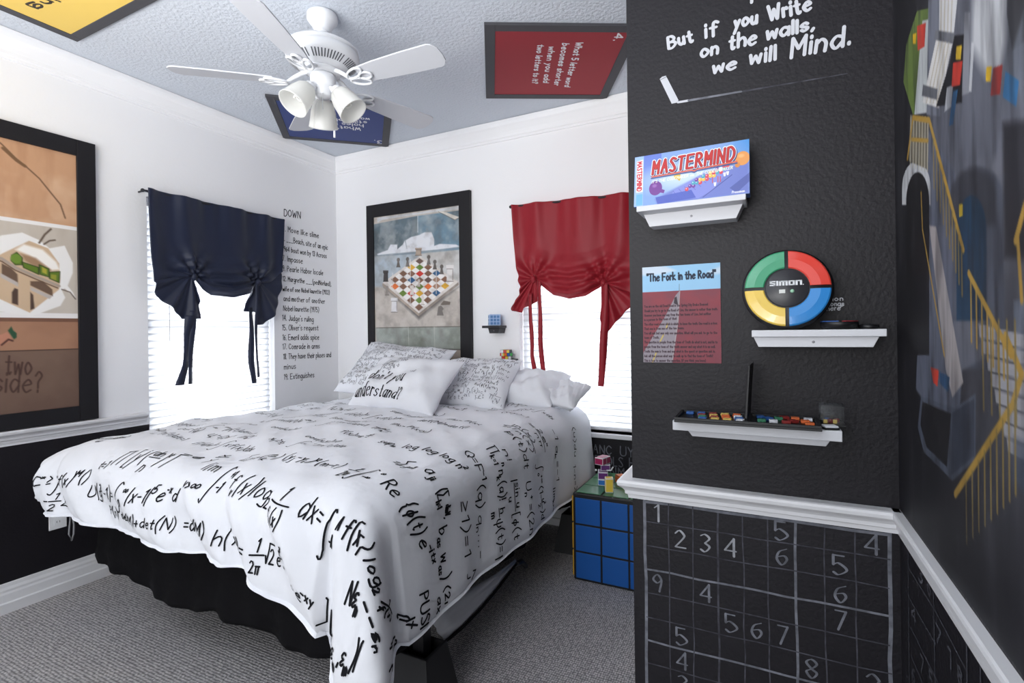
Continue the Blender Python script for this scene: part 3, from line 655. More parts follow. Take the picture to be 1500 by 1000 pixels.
def write(mb, s, a, b, h, w, fn, rng, mi=1, step=.007, lim=None, tilt=0.0):
    st, tw = setf(parse(s), rng)
    for k, q in st:
        parts = [q[i:i+2] for i in range(len(q)-1)] if k == '-' else [q]
        for p in parts:
            p = p*h; ln = np.linalg.norm(np.diff(p, axis=0), axis=1).sum(); n = max(2, int(ln/step)+1)
            t = np.concatenate([[0], np.cumsum(np.linalg.norm(np.diff(p, axis=0), axis=1))])
            u = np.linspace(0, t[-1], n); A = a+np.interp(u, t, p[:, 0]); B = b+np.interp(u, t, p[:, 1])+tilt*(A-a)
            if lim is not None and (A.min() < lim[0] or A.max() > lim[1] or B.min() < lim[2] or B.max() > lim[3]): continue
            Q, Nq = fn(A, B); pen(mb, '~', Q, w, Nq, .0016, mi)
    return tw*h
EQ = ["\u222b_{-\u221e}^{+\u221e}p(t)dt=1", "\u03a3_{j=1}^{n}a_{ji}(\u03a3_{k=1}b_{as}w_{as})", "Re{\u03c6(t)e^{-itx}}", "%{1}{2\u03c0}\u222b_{-\u221e}^{\u221e}", "Q=F^{-1}(q)", "\u03a0_{k=1}^{n}n_k(a)!", "lim_{n>\u221e}P(x<y)",
      "%{n!}{\u03a0 n_k!}", "sup loglog n^2", "det(M)+det(N)", "\u03bb_k=%{a+b}{c}", "f(x)=e^{-%{x^2}{2}}", "|sin u|[\u03c8(t)]", "U_{n}^{+}=(2n)", "E(x|y)=\u222bxf(x)dx", "\u221a{2\u03c0 n}(%{n}{e})^n", "dim V_k=(m-r)", "x_1\u2265x_2", "cov(x,y)=0", "(1-%{x^2}{2})^n", "p_n(x)=c_n^k"]
rq = random.Random(8)
def full_row(b, h, w, skip=0):
    a = A0+.02+rq.uniform(0, .12)
    while a < A1-.05:
        e = rq.choice(EQ); a += write(m, e, a, b+rq.uniform(-.012, .012), h*rq.uniform(.9, 1.12), w, surf, rq, lim=(A0+.01, A1-.012, B0+.01, B1)) + rq.uniform(.03, .10)
LIM = (A0+.01, A1-.012, B0+.012, B1)
def Wf(s, a0, b0, a1, b1, h=.055, w=.0068):
    w *= .8; h *= .64 if (a0 > 1.5 and b0 < 0) else .92
    "a formula stretched from (a0, b0) to (a1, b1)"
    st, tw = setf(parse(s), rq)
    for k, q in st:
        for p in ([q[i:i+2] for i in range(len(q)-1)] if k == '-' else [q]):
            A = a0+p[:, 0]/tw*(a1-a0); B = b0+p[:, 0]/tw*(b1-b0)+p[:, 1]*h
            t = np.concatenate([[0], np.cumsum(np.hypot(np.diff(A), np.diff(B)))]); u = np.linspace(0, t[-1], max(2, int(t[-1]/.007)+1))
            A, B = np.interp(u, t, A), np.interp(u, t, B)
            if A.min() < LIM[0] or A.max() > LIM[1] or B.min() < LIM[2] or B.max() > LIM[3]: continue
            Q, Nq = surf(A, B); pen(m, '~', Q, w, Nq, .0016, 1)
for e in [("C^{\u221e}\u2265\u222b^{+\u221e}f(x)^{M}()", -.02, -.235, .30, -.185, .042, .0062), ("-%{1}{2}\u03a3(|", .05, -.30, .22, -.30, .034, .006), ("U(g^2-1)=\u222b_0^{\u221e}|x-1|^5e^{-x}d", .32, -.245, .92, -.18, .050),
          ("P(n) det(M)+det(N)", .46, -.295, .92, -.275, .038, .006), ("=dt(M)", .95, -.275, 1.10, -.265, .046), ("h(xy)=", 1.14, -.285, 1.32, -.28, .048), ("%{1}{2\u03c0}\u221a{2}e^{-%{x^2}{2}}", 1.345, -.275, 1.50, -.25, .046), ("-e^{-xy}]", 1.51, -.285, 1.64, -.305, .052),
          ("[M(\u03b5_m,\u03b5_m)|", 1.665, -.315, 2.02, -.285, .055, .0082), ("N\u03b5_n--\u03b5_n", 1.82, -.205, 2.05, -.205, .055, .0082), ("=(2n", 2.06, -.17, 2.18, -.01, .06, .008), ("nx", 2.10, -.19, 2.16, -.13, .05, .008),
          ("%{[x(r-g)}{u}", .03, -.02, .23, .03, .034, .006), ("_{t=1}\u03a0 [y^i(%{dn}{n})^t)", .36, -.105, .72, -.06, .055, .006), ("=e %{x}{y}", .70, -.015, .90, .055, .042, .006),
          ("lim", .93, -.055, 1.02, -.07, .05), ("v>\u221e", .92, -.12, 1.02, -.13, .035, .0068), ("\u222b_{-1}^{+1}", 1.04, -.105, 1.12, -.11, .06), ("f_v(x)log_2", 1.13, -.105, 1.37, -.115, .055), ("%{1}{f_N(x)}", 1.375, -.115, 1.47, -.12, .046), ("dx=", 1.50, -.115, 1.60, -.13, .058, .0075),
          ("\u222b_{-A}^{A}", 1.60, -.145, 1.68, -.13, .062, .0082), ("f(x)", 1.69, -.115, 1.82, -.12, .055, .0082), ("log_2", 1.835, -.13, 1.93, -.13, .055, .0082), ("%{1}{f(x)}", 1.945, -.14, 2.045, -.07, .042, .0082), ("dx", 2.06, -.02, 2.12, .03, .055, .0082), ("PUSN", 2.035, .07, 2.17, .06, .05, .008),
          ("\u03a3_{j=1}(%{n}{k})", .98, .05, 1.16, .075, .042, .0055), ("(y_j-y_i)^2(m-r)", 1.18, .08, 1.44, .10, .042, .0055), ("%{1}{2\u03c0}\u222b_{-\u221e}^{\u221e}", 1.49, .07, 1.64, .065, .056, .0072), ("Re", 1.66, .05, 1.73, .045, .062, .008), ("{\u03c6(t)", 1.755, .05, 1.865, .085, .062, .008), ("e^{-itx}", 1.88, .095, 1.99, .13, .055, .008),
          ("=\u03a3_{j=1}", 1.52, .265, 1.64, .27, .052, .007), ("a_{ji}", 1.665, .27, 1.74, .265, .058, .0075), ("(\u03a3_{h=1}^{dimV_s}", 1.765, .24, 1.87, .225, .058, .0078), ("b_{as} w_{as})", 1.885, .215, 2.06, .205, .055, .0078), ("%{(2n}{ax}", 2.08, .19, 2.17, .19, .04, .0075),
          ("sup_{m} log", 1.34, .40, 1.52, .425, .045, .006), ("log log n^2", 1.54, .43, 1.75, .42, .052, .007), ("\u22651)=1", 1.84, .36, 2.05, .35, .055, .0075), ("Q=F^{-1}(q)", 1.66, .545, 1.91, .475, .055, .0075), ("q_n...-", 1.93, .48, 2.10, .46, .045, .006), ("%{N}{j=}", 2.10, .39, 2.17, .38, .035, .0065),
          ("\u03a0_{k=1}^{n}n_k(a)!", 1.69, .68, 1.93, .64, .058, .0072), ("n!", 1.73, .76, 1.80, .75, .045, .0065), ("%{h}{m}\u03c8(t)=\u03c8", 1.95, .61, 2.16, .59, .052, .0072), ("|%{sin u}{u}[\u03c6(t)", 1.87, .76, 2.15, .73, .055, .007), ("p(t)dt", 1.66, .92, 1.86, .885, .052, .0068), ("U_{n}^{+}=(2n", 1.91, .885, 2.15, .86, .055, .0072),
          ("%{ln(x)}{1+ln(x)}", 1.58, 1.045, 1.82, 1.01, .042, .006), ("=%{2e^x}{n\u03c0}", 1.66, 1.16, 1.84, 1.13, .042, .0062), ("\u222b_0^{+\u221e}(1-%{u^2}{2})du", 1.86, 1.05, 2.16, 1.02, .046, .0068), ("-1;a_k=-1", 1.74, 1.31, 2.02, 1.27, .046, .0062), ("lim_{k>\u221e}", 2.03, 1.20, 2.15, 1.19, .045, .0065),
          ("(u)du", 1.78, 1.56, 1.95, 1.53, .045, .006), ("1-n=\u03a3", 1.98, 1.50, 2.15, 1.48, .042, .0058), ("E(x)=\u222bxdx", 1.46, 1.43, 1.70, 1.42, .038, .005), ("(x<y)-1", 1.46, 1.25, 1.62, 1.24, .038, .005), ("p(t)=%{n}{k}", 1.44, 1.62, 1.66, 1.61, .038, .005)]: Wf(*e)
for i, b in enumerate((.155, .26, .36, .48, .60, .73, .86, 1.0, 1.14, 1.28, 1.42, 1.56)):
    a = A0+.05+rq.uniform(0, .25)
    stop = .92 if b < .2 else 1.28 if b < .45 else 1.48
    while a < stop-.1:
        if rq.random() < .22: a += rq.uniform(.08, .22); continue
        a += write(m, rq.choice(EQ), a, b+rq.uniform(-.02, .02), rq.uniform(.030, .040), .0040, surf, rq, lim=(A0+.01, stop, B0, B1), tilt=rq.uniform(-.04, .04)) + rq.uniform(.03, .12)
def aT(q): return q
comf = m.build('comforter', [cotton, ink_c], smooth=True, org=(-1.9, 2.1, .75))
tag(comf, 'thick white comforter printed with black handwritten equations draped over the bed', 'comforter')
tl_ = [hit(*p, 1, 1.19) for p in ((104, 752), (102, 770), (101, 782), (105, 791), (108, 782), (108.5, 768), (106, 752))]
MB().tube(tl_, .004, 6).build('tie_loop', mat('grey tie tape', (150, 150, 154), .9), comf, smooth=True)

# ---- pillows
def pillow(name, label, c, ex, ey, sx, sy, th, mats, lines=None, grp=None, seed=0, sag=.0, ruffle=0.0, parent=None):
    "c centre, ex along the width, ey up the pillow; front faces ex x ey"
    ex = np.array(ex, float); ex /= np.linalg.norm(ex); ey = np.array(ey, float); ey -= ex*(ey @ ex); ey /= np.linalg.norm(ey); ez = np.cross(ex, ey)
    rs = np.random.RandomState(seed); ph = rs.rand(6)*6
    def f(u, v, side=1):
        u = np.asarray(u, float); v = np.asarray(v, float)
        pin = 1-.07*(1-v*v)*0-.06*(np.abs(u)**2)*(1-v*v)*0
        X = sx/2*u*(1-.075*(1-v*v)); Y = sy/2*v*(1-.085*(1-u*u))
        e = np.clip((1-u**4)*(1-v**4), 0, 1)**.62
        wr = .010*np.sin(u*5+v*3+ph[0])+.008*np.sin(v*8-u*4+ph[1])+.005*np.sin(u*14+ph[2]+v*6)+ruffle*np.sin(u*40+v*9)
        Z = side*(th/2*e+wr*e)
        Z = Z-sag*(u*u)*.5
        p = np.array(c)+X[..., None]*ex+Y[..., None]*ey+Z[..., None]*ez
        return p
    n = 45; t = np.sin(np.linspace(-1, 1, n)*math.pi/2); U, V = np.meshgrid(t, t)
    mb = MB(); mb.grid(f(U, V, 1)); mb.grid(f(U, V, -1), flip=True)
    def sf(A, B):
        u, v = A/(sx/2), B/(sy/2); e = .004
        n_ = np.cross(f(u+e, v)-f(u-e, v), f(u, v+e)-f(u, v-e)); n_ /= np.linalg.norm(n_, axis=-1, keepdims=True)+1e-12
        return f(u, v), n_
    if lines: lines(mb, sf)
    if parent is not None: return mb.build(name, mats, parent, smooth=True)
    return tag(mb.build(name, mats, smooth=True, org=c), label, 'pillow', grp)
def small_eq(sx, sy, h, w, seed, x0=-.45, x1=.46, y0=-.44, y1=.42, row=1.75):
    def go(mb, sf):
        r = random.Random(seed); b = sy*y1
        while b > sy*y0:
            a = sx*x0+r.uniform(0, .03)
            while a < sx*x1-.05:
                a += write(mb, r.choice(EQ), a, b+r.uniform(-.004, .004), h*r.uniform(.85, 1.1), w, sf, r, step=.006, lim=(sx*x0, sx*x1, sy*y0, sy*y1+.02), mi=r.choice((1, 2, 2))) + r.uniform(.01, .03)
            b -= h*row
    return go
pil_m = [cotton, ink_c, mat('faded printed ink', (110, 111, 118), .9, .1)]
pillow('pillow', 'white pillow printed with small equations leaning behind the lettered pillow', (-2.38, 2.87, 1.015), (.99, -.02, -.075), (-.02, .42, .40), .80, .50, .19, pil_m, small_eq(.8, .5, .024, .0025, 3), 'equation print pillows', 1)
pillow('pillow', 'square white equation pillow right of the lettered pillow', (-1.675, 2.80, .957), (.98, .06, .0), (.05, .36, .31), .53, .43, .18, pil_m, small_eq(.56, .44, .024, .0025, 5), 'equation print pillows', 2)
def lettered(mb, sf):
    r = random.Random(1); nib = ((1, 0, 0), .30)
    def serif(s, a, b, h, width, slant):
        st, tw = letter(s, None, 0, slant=slant, gap=2.9)
        for k, q in st:
            q2 = np.stack([a+q[:, 0]/tw*width, b+q[:, 1]*h], 1)
            parts = [q2[i:i+2] for i in range(len(q2)-1)] if k == '-' else [q2]
            for p in parts:
                t = np.concatenate([[0], np.cumsum(np.linalg.norm(np.diff(p, axis=0), axis=1))]); u = np.linspace(0, t[-1], max(2, int(t[-1]/.006)+1))
                Q, Nq = sf(np.interp(u, t, p[:, 0]), np.interp(u, t, p[:, 1])); pen(mb, '~', Q, .0078, Nq, .0016, 1, nib)
                if k == '-' and abs(p[-1][0]-p[0][0]) < .02+abs(slant)*.1 and abs(p[-1][1]-p[0][1]) > .02 and not slant:      # little serifs on the stems
                    for e in (p[0], p[-1]): Q, Nq = sf(np.array([e[0]-.007, e[0]+.007]), np.array([e[1], e[1]])); pen(mb, '-', Q, .003, Nq, .0016, 1)
    serif("don't you", -.235, -.055, .082, .30, .22); serif("understand?", -.27, -.175, .082, .36, 0)
    for s, a, b in (("lim_{n>}%{d}{dx}(a x) ox", -.12, .155), ("\u222b_{-}%{x+y}{\u03a3 a}-\u03a0 \u03bb\u22650", -.20, .105), ("(t-x)a_k-b", -.18, .068), ("\u222b%{e^x}{a}=0", -.20, .035)):
        write(mb, s, a, b, .026, .0032, sf, r, mi=2, step=.006)
    write(mb, "->0", .08, .02, .024, .0034, sf, r, mi=2, step=.006)
pillow('pillow', "white pillow lettered don't you understand? in front of the others", (-1.985, 2.49, .972), (.985, -.04, -.03), (.10, .30, .27), .66, .43, .18, pil_m, lettered, None, 4)
wp_ = pillow('pillow', 'plain white pillow with a pleated end between the equation pillow and the red curtain', (-1.335, 2.94, .918), (.96, -.06, .0), (.1, .8, .42), .40, .34, .19, pil_m, None, None, 7)
pillow('pleated_end', '', (-1.125, 2.925, .90), (.94, -.06, -.10), (.05, .85, .34), .26, .28, .10, pil_m, None, None, 9, ruffle=.004, parent=wp_)
# ------------------------------------------------------------------ pictures
frame_blk = mat('black picture frame', (27, 26, 30), 0.5, 0.3)
def frame_rect(mb, T, a0, a1, z0, z1, wl, wr, wb, wt, d):
    "four mitre-less rails; T(a, d, z)"
    def bx(p0, p1, q0, q1):
        p, q = np.array(T(p0, .001, q0)), np.array(T(p1, d, q1)); mb.box(np.minimum(p, q), np.maximum(p, q))
    bx(a0, a0+wl, z0, z1); bx(a1-wr, a1, z0, z1); bx(a0+wl, a1-wr, z0, z0+wb); bx(a0+wl, a1-wr, z1-wt, z1)
# left wall: tall framed painting, torn paper with a green train
yR = hit(135.5, 214, 0, XL)[1]; zT = hit(135.5, 213, 0, XL)[2]; zB = hit(140, 613, 0, XL)[2]+.004; yL = .42
yi = hit(108.5, 230, 0, XL)[1]; zi = hit(108.5, 229, 0, XL)[2]; zj = hit(113, 594, 0, XL)[2]
fr = thing('framed_painting', 'tall black framed painting of torn paper and a green train on the left wall', 'painting', (XL, (yL+yR)/2, zB))
m = MB(); frame_rect(m, lambda a, d, z: (XL+d, a, z), yL, yR, zB, zT, yR-yi, yR-yi, zj-zB, zT-zi, .03); m.build('frame', frame_blk, fr, bevel=.002)
o0 = (XL+.018, yL+(yR-yi), zi); cv = Canvas(o0, (0, yi-o0[1], 0), (0, 0, zj-zi), 240, 420, (196, 152, 118))
L = lambda *p: cv.loc(p, 0, XL)
zz = lambda y: cv.loc([(100, y)], 0, XL)[0][1]
n1, n2 = cv.noise(5, 8, 1), cv.noise(16, 5, 2)
def band(y0, y1, c, al=1.0): cv.blend(((cv.y >= y0) & (cv.y < y1))*al, c)
z_a, z_b, z_c, z_d = zz(333), zz(337), zz(466), zz(511)
cv.blend(np.clip((n1-.45)*3, 0, 1)*.7, (222, 188, 158)); cv.blend(np.clip((.45-n2)*2.5, 0, 1)*.6, (168, 122, 90))
cv.line(L((-40, 180), (0, 212), (20, 232), (36, 245), (55, 262), (72, 283), (86, 300), (93, 320)), .006, (108, 80, 60)); cv.line(L((2, 218), (22, 236), (34, 244)), .014, (118, 88, 62))
band(z_b, z_c, (198, 188, 176)); cv.blend(((cv.y >= z_b) & (cv.y < z_c))*np.clip((n2-.4)*2, 0, 1)*.6, (176, 162, 146))
band(z_b-.018, z_b, (232, 228, 226)); band(z_c-.025, z_c, (234, 230, 228))
band(z_c, z_d, (158, 116, 92)); cv.blend(((cv.y >= z_c) & (cv.y < z_d))*np.clip((n1-.4)*3, 0, 1)*.6, (176, 132, 104)); band(z_c, z_c+.02, (112, 78, 62), .8)
band(z_d, 9, (112, 88, 76)); cv.blend((cv.y >= z_d)*np.clip((n1-.4)*3, 0, 1)*.5, (132, 108, 92)); band(z_d-.004, z_d+.003, (74, 54, 48), .8)
cv.poly(L((-60, 372), (0, 345), (30, 341), (55, 352), (70, 364), (92, 360), (104, 385), (104, 400), (96, 420), (88, 425), (93, 436), (86, 448), (42, 464), (10, 458), (-60, 450)), (236, 233, 230))
cv.poly(L((-40, 396), (0, 372), (40, 353), (68, 364), (84, 386), (86, 410), (84, 424), (41, 458), (-20, 430)), (204, 176, 146))
cv.poly(L((20, 366), (32, 358), (60, 366), (80, 384), (85, 395), (74, 396), (40, 374)), (246, 242, 236), .95, .006)
cv.poly(L((28, 372), (50, 378), (72, 396), (60, 398), (34, 382)), (150, 116, 88), .8, .006)
for p in [[(15, 374), (22, 370), (30, 378), (30, 388), (20, 388), (14, 382)], [(30, 384), (54, 392), (54, 402), (32, 392)], [(55, 388), (69, 394), (70, 406), (56, 402)], [(70, 399), (85, 398), (84, 414), (70, 408)]]:
    cv.poly(L(*p), (96, 122, 40)); cv.line(L(*(p+p[:1])), .004, (48, 64, 28))
cv.disc(L((21, 379))[0], .020, .022, (110, 140, 52)); cv.poly(L((59, 391), (66, 395), (66, 402), (59, 399)), (172, 164, 62)); cv.poly(L((72, 402), (80, 403), (80, 411), (72, 408)), (150, 150, 56))
cv.line(L((-30, 370), (0, 379), (20, 392), (50, 405), (84, 419)), .013, (170, 154, 142)); cv.line(L((-30, 374), (0, 383), (20, 396), (50, 409), (82, 422)), .005, (92, 70, 58))
for p in [[(0, 386), (14, 393), (23, 402), (24, 416), (0, 402)], [(42, 412), (60, 412), (74, 424), (75, 434), (42, 418)]]: cv.poly(L(*p), (98, 76, 62), .9)
for p in [[(-2, 400), (24, 414), (24, 420), (-2, 406)], [(42, 420), (74, 434), (70, 438), (42, 425)]]: cv.poly(L(*p), (188, 178, 172))
for p in [[(15, 428), (19, 422), (24, 424), (24, 447), (15, 444)], [(42, 428), (46, 432), (48, 452), (42, 454)]]: cv.poly(L(*p), (82, 64, 56))
cv.line(L((55, 356), (63, 344), (72, 336)), .008, (92, 76, 64)); cv.line(L((62, 358), (70, 353), (78, 352)), .007, (92, 76, 64))
cv.poly(L((86, 418), (96, 418), (104, 428), (109, 438), (102, 432), (94, 424)), (236, 233, 230)); cv.line(L((88, 424), (100, 428), (108, 438)), .005, (96, 82, 72))
cv.poly(L((9, 484), (14, 478), (17, 484), (22, 488), (22, 494), (18, 497), (13, 490)), (46, 82, 58)); cv.poly(L((-10, 494), (8, 486), (13, 492), (14, 498), (2, 506), (-10, 507)), (190, 132, 108)); cv.line(L((0, 505), (10, 497), (16, 499)), .008, (84, 54, 46))
txc = (74, 52, 46)
def ptxt(s, p0, p1, h):
    a, b = L(p0, p1); cv.text(s, a[0], a[1], b[0]-a[0], h, .0072, txc, slant=.12, tilt=(b[1]-a[1])/(b[0]-a[0]))
ptxt("together are two", (-190, 546), (43, 548), .095); ptxt("sides a side?", (-146, 573), (57, 574), .10)
m = MB(); cv.into(m); m.build('canvas', paint_attr, fr)

# back wall: framed chessboard painting
xa, zt = hit(540, 303, 1, YB)[0], hit(615, 291, 1, YB)[2]; xb = hit(691, 300, 1, YB)[0]; zb = .98
fr = thing('framed_painting', 'black framed painting of a chessboard with coloured squares above the pillows', 'painting', ((xa+xb)/2, YB, zb))
ia, ib, it = hit(551, 400, 1, YB)[0], hit(675, 320, 1, YB)[0], hit(612, 310.5, 1, YB)[2]
m = MB(); frame_rect(m, lambda a, d, z: (a, YB-d, z), xa, xb, zb, zt, ia-xa, xb-ib, .08, zt-it, .03); m.build('frame', frame_blk, fr, bevel=.002)
cv = Canvas((ia, YB-.018, it), (ib-ia, 0, 0), (0, 0, zb+.08-it), 250, 380, (196, 188, 180))
L = lambda *p: cv.loc(p, 1, YB-.018)
n1, n2 = cv.noise(4, 6, 8), cv.noise(9, 12, 9); zz = lambda x, y: L((x, y))[0][1]
sky = L((540, 330), (612, 316), (690, 306), (690, 368), (540, 376))
cv.poly(sky, (112, 140, 158), 1, .004); cv.blend(cv.inside(sky)*np.clip((.55-n1)*4, 0, 1)*.8, (84, 96, 104)); cv.blend(cv.inside(L((540, 330), (612, 316), (612, 372), (540, 376)))*.6, (92, 100, 104)); cv.blend(cv.inside(sky)*np.clip((n2-.5)*4, 0, 1)*.5, (168, 190, 204))
low = L((540, 376), (690, 364), (690, 420), (540, 420)); cv.poly(low, (176, 190, 202), .9, .01); cv.blend(cv.inside(L((612, 372), (690, 364), (690, 430), (640, 420)))*.7, (214, 208, 202))
cv.blend(np.clip((n2-.45)*3, 0, 1)*.35, (150, 140, 130)); cv.line(L((612, 316), (612, 340)), .006, (206, 214, 220))
cv.poly(L((552, 372), (568, 366), (572, 358), (582, 358), (582, 365), (590, 358), (593, 352), (596, 364), (594, 352), (602, 347), (614, 344), (622, 340), (632, 340), (636, 350), (636, 360), (644, 357), (668, 358), (674, 361), (640, 366), (600, 370), (554, 374)), (224, 226, 232), 1, .004)
cv.line(L((553, 374), (572, 372), (640, 366), (675, 362)), .006, (150, 162, 172)); cv.poly(L((552, 319), (612, 311), (676, 301), (676, 306), (640, 310), (612, 314), (560, 322), (553, 326)), (206, 208, 212)); cv.poly(L((640, 309), (654, 311), (673, 318), (667, 322), (652, 314)), (222, 216, 206)); cv.line(L((642, 310), (666, 322), (673, 318)), .004, (120, 116, 108))
top, lef, bot, rig = (614.5, 374.5), (560.5, 414), (613.5, 459), (671.5, 413)
cv.poly(L((562, 420), (613.5, 468), (672, 420), (613.5, 455)), (84, 80, 80), .7, .012); cv.poly(L(top, rig, bot, lef), (222, 214, 208)); cv.poly(L(lef, bot, (613.5, 463), (560, 418)), (176, 160, 146)); cv.poly(L(bot, rig, (672, 417), (613.5, 463)), (150, 138, 128))
T_, L_, R_, B_ = [np.array(p) for p in ((614.5, 378), (567, 414), (664.5, 413), (613.5, 455))]
hx, tn, br_, gr, rd, or_, bl_, ye, lb = None, (240, 236, 234), (132, 96, 78), (104, 132, 58), (204, 62, 54), (228, 118, 62), (52, 94, 138), (224, 170, 58), (166, 128, 106)
colr = {(0, 0): (112, 88, 80), (1, 1): gr, (2, 2): rd, (4, 4): gr, (5, 5): ye, (6, 6): gr, (0, 2): ye, (2, 4): bl_, (4, 6): rd, (3, 7): gr, (1, 7): or_, (5, 3): or_, (4, 0): bl_, (7, 3): bl_, (7, 1): ye, (4, 2): (104, 82, 76), (6, 2): lb, (5, 1): lb}
def cell(i, j):
    q = lambda a, b: T_*(1-a)*(1-b)+R_*a*(1-b)+L_*(1-a)*b+B_*a*b
    return [q(i/8, j/8), q((i+1)/8, j/8), q((i+1)/8, (j+1)/8), q(i/8, (j+1)/8)]
for i in range(8):
    for j in range(8): cv.poly(L(*cell(i, j)), colr.get((i, j), br_) if (i+j) % 2 == 0 else tn)
def tower(x, y, w, h, c, dk):
    cv.poly(L((x-w/2, y), (x-w*.4, y-h*.75), (x-w*.55, y-h*.8), (x-w*.55, y-h), (x+w*.55, y-h), (x+w*.55, y-h*.8), (x+w*.4, y-h*.75), (x+w/2, y)), c); cv.line(L((x-w*.45, y-h*.76), (x+w*.45, y-h*.76)), .004, dk); cv.line(L((x-w*.5, y), (x+w*.5, y)), .005, dk); cv.line(L((x+w*.42, y-2), (x+w*.42, y-h*.7)), .004, dk)
def pawn(x, y, h, c, dk):
    cv.poly(L((x-h*.22, y), (x-h*.08, y-h*.7), (x+h*.08, y-h*.7), (x+h*.22, y)), c); cv.disc(L((x, y-h*.82))[0], .012*h/10, .012*h/10, c); cv.line(L((x-h*.22, y), (x+h*.22, y)), .004, dk)
cv.line(L((601, 380), (601, 447)), .006, (232, 226, 222)); cv.line(L((639, 394), (639, 430)), .006, (232, 226, 222)); cv.line(L((575, 400), (575, 420)), .005, (226, 220, 214))
tower(659, 412, 10, 24, (226, 222, 220), (120, 108, 102)); tower(577.5, 457, 9, 21, (224, 222, 224), (118, 112, 110)); tower(565, 412, 7, 16, (70, 66, 66), (50, 48, 48)); tower(613, 374, 9, 11, (178, 160, 144), (120, 104, 94))
pawn(613.5, 420, 11, (206, 196, 188), (140, 128, 120)); pawn(604, 432, 14, (218, 208, 202), (150, 138, 130)); pawn(619, 446, 12, (224, 216, 210), (150, 138, 130)); pawn(567, 432, 13, (160, 152, 146), (100, 94, 90))
for x, y in ((583.5, 391), (597, 390), (628, 387), (637, 394), (647, 401)): pawn(x, y, 13, (104, 98, 94), (84, 78, 74))
cv.poly(L((640, 462), (642, 449), (646, 447), (650, 452), (648, 455), (650, 462)), (128, 122, 118)); cv.poly(L((645, 446), (650, 440), (660, 442), (659, 446), (648, 447)), (118, 108, 100))
cv.poly(L((550, 480), (610, 478), (676, 478), (678, 512), (552, 508)), (158, 164, 158), 1, .004); cv.blend(cv.inside(L((550, 480), (676, 478), (678, 512), (552, 508)))*np.clip((n1-.45)*4, 0, 1)*.6, (118, 124, 114)); cv.line(L((551, 480), (676, 478)), .006, (110, 104, 96)); cv.line(L((552, 509), (678, 512)), .009, (92, 88, 84))
cv.line(L((598, 479), (599, 508)), .004, (190, 192, 186)); cv.line(L((636, 479), (637, 510)), .004, (190, 192, 186)); cv.poly(L((552, 510), (678, 513), (678, 560), (552, 560)), (164, 150, 138)); a_, b_ = L((566, 527), (662, 530)); cv.text("be the hidden. ?", a_[0], a_[1], b_[0]-a_[0], .045, .006, (96, 80, 72))
n3 = cv.noise(14, 20, 21)
cv.blend(np.clip((.52-n3)*3, 0, 1)*.28, (96, 88, 82)); cv.blend(np.clip((n3-.55)*3, 0, 1)*.25, (236, 232, 228))
m = MB(); cv.into(m); m.build('canvas', paint_attr, fr)

# ------------------------------------------------------------------ riddle boards on the ceiling
def board(label, p, q, wd, brd, face, edge, texts, tcol):
    "p corner, q next corner (2-D), wd signed width to the side"
    p, q = np.array(p), np.array(q); e = (q-p)/np.linalg.norm(q-p); n = np.array([-e[1], e[0]])*np.sign(wd); Lg = np.linalg.norm(q-p); Wd = abs(wd)
    c = p+e*Lg/2+n*Wd/2; root = thing('riddle_board', label, 'board', (c[0], c[1], CEIL), 'riddle boards on the ceiling')
    P3 = lambda a, b, z: np.array([*(p+e*a+n*b), z])
    m = MB()
    for a0, a1, b0, b1 in ((0, Lg, 0, brd), (0, Lg, Wd-brd, Wd), (0, brd, brd, Wd-brd), (Lg-brd, Lg, brd, Wd-brd)):
        m.prism([P3(a0, b0, CEIL-.014), P3(a1, b0, CEIL-.014), P3(a1, b1, CEIL-.014), P3(a0, b1, CEIL-.014)], (0, 0, .0135), 0)
    m.build('frame', edge, root, bevel=.001)
    m = MB(); m.prism([P3(brd, brd, CEIL-.011), P3(Lg-brd, brd, CEIL-.011), P3(Lg-brd, Wd-brd, CEIL-.011), P3(brd, Wd-brd, CEIL-.011)], (0, 0, .0105), 0)
    for s, a, b, up, w in texts: text_px(m, s, a, b, up, 2, CEIL-.011, w, (0, 0, -1), 1, seed=9, jit=.03)
    m.build('riddle_panel', [face, tcol], root)
edge_m = mat('charcoal board border', (70, 70, 75), .6, .3); wtx = mat('white sign lettering', (226, 226, 230), .7, .2)
board('yellow riddle board with charcoal border on the ceiling by the left wall', (-2.997, 1.283), (-2.997, .42), .76, .045, mat('yellow board paint', (236, 202, 104), .6, .3), edge_m,
      [("Morning", (132, -31), (45, 9), (17, 7), .011)], mat('dark board lettering', (66, 58, 52), .7, .2))
board('red riddle board with charcoal border on the ceiling by the black wall', (-1.175, 2.09), (-1.543, 2.757), -.75, .052, mat('red board paint', (150, 42, 52), .6, .3), edge_m,
      [("What 5 letter word", (844.4, 61.6), (827, 126.5), (9.5, 1), .0075), ("becomes shorter", (824.4, 63), (812, 124.5), (9.5, 1), .0075), ("when you add", (804.4, 68), (796, 120.5), (9, 1), .0075), ("two letters to it?", (788, 65), (779.6, 121.5), (9, 1), .0075), ("4.", (902.4, 48.6), (899, 58.5), (11, 1), .009)], wtx)
board('blue riddle board with charcoal border on the ceiling in the corner behind the fan', (-2.699, 2.093), (-3.174, 2.611), -.752, .05, mat('blue board paint', (58, 72, 128), .6, .3), edge_m,
      [("What's full of", (528, 187), (444, 179), (0, 4.2), .0075), ("holes but", (532, 182), (474, 177), (0, 4.2), .0075), ("still holds", (537, 177.5), (478, 172), (0, 4), .0075), ("water?", (541, 173), (505, 169.5), (0, 3.8), .007), ("3.", (559, 206), (549, 205), (0, 4.5), .009)], wtx)

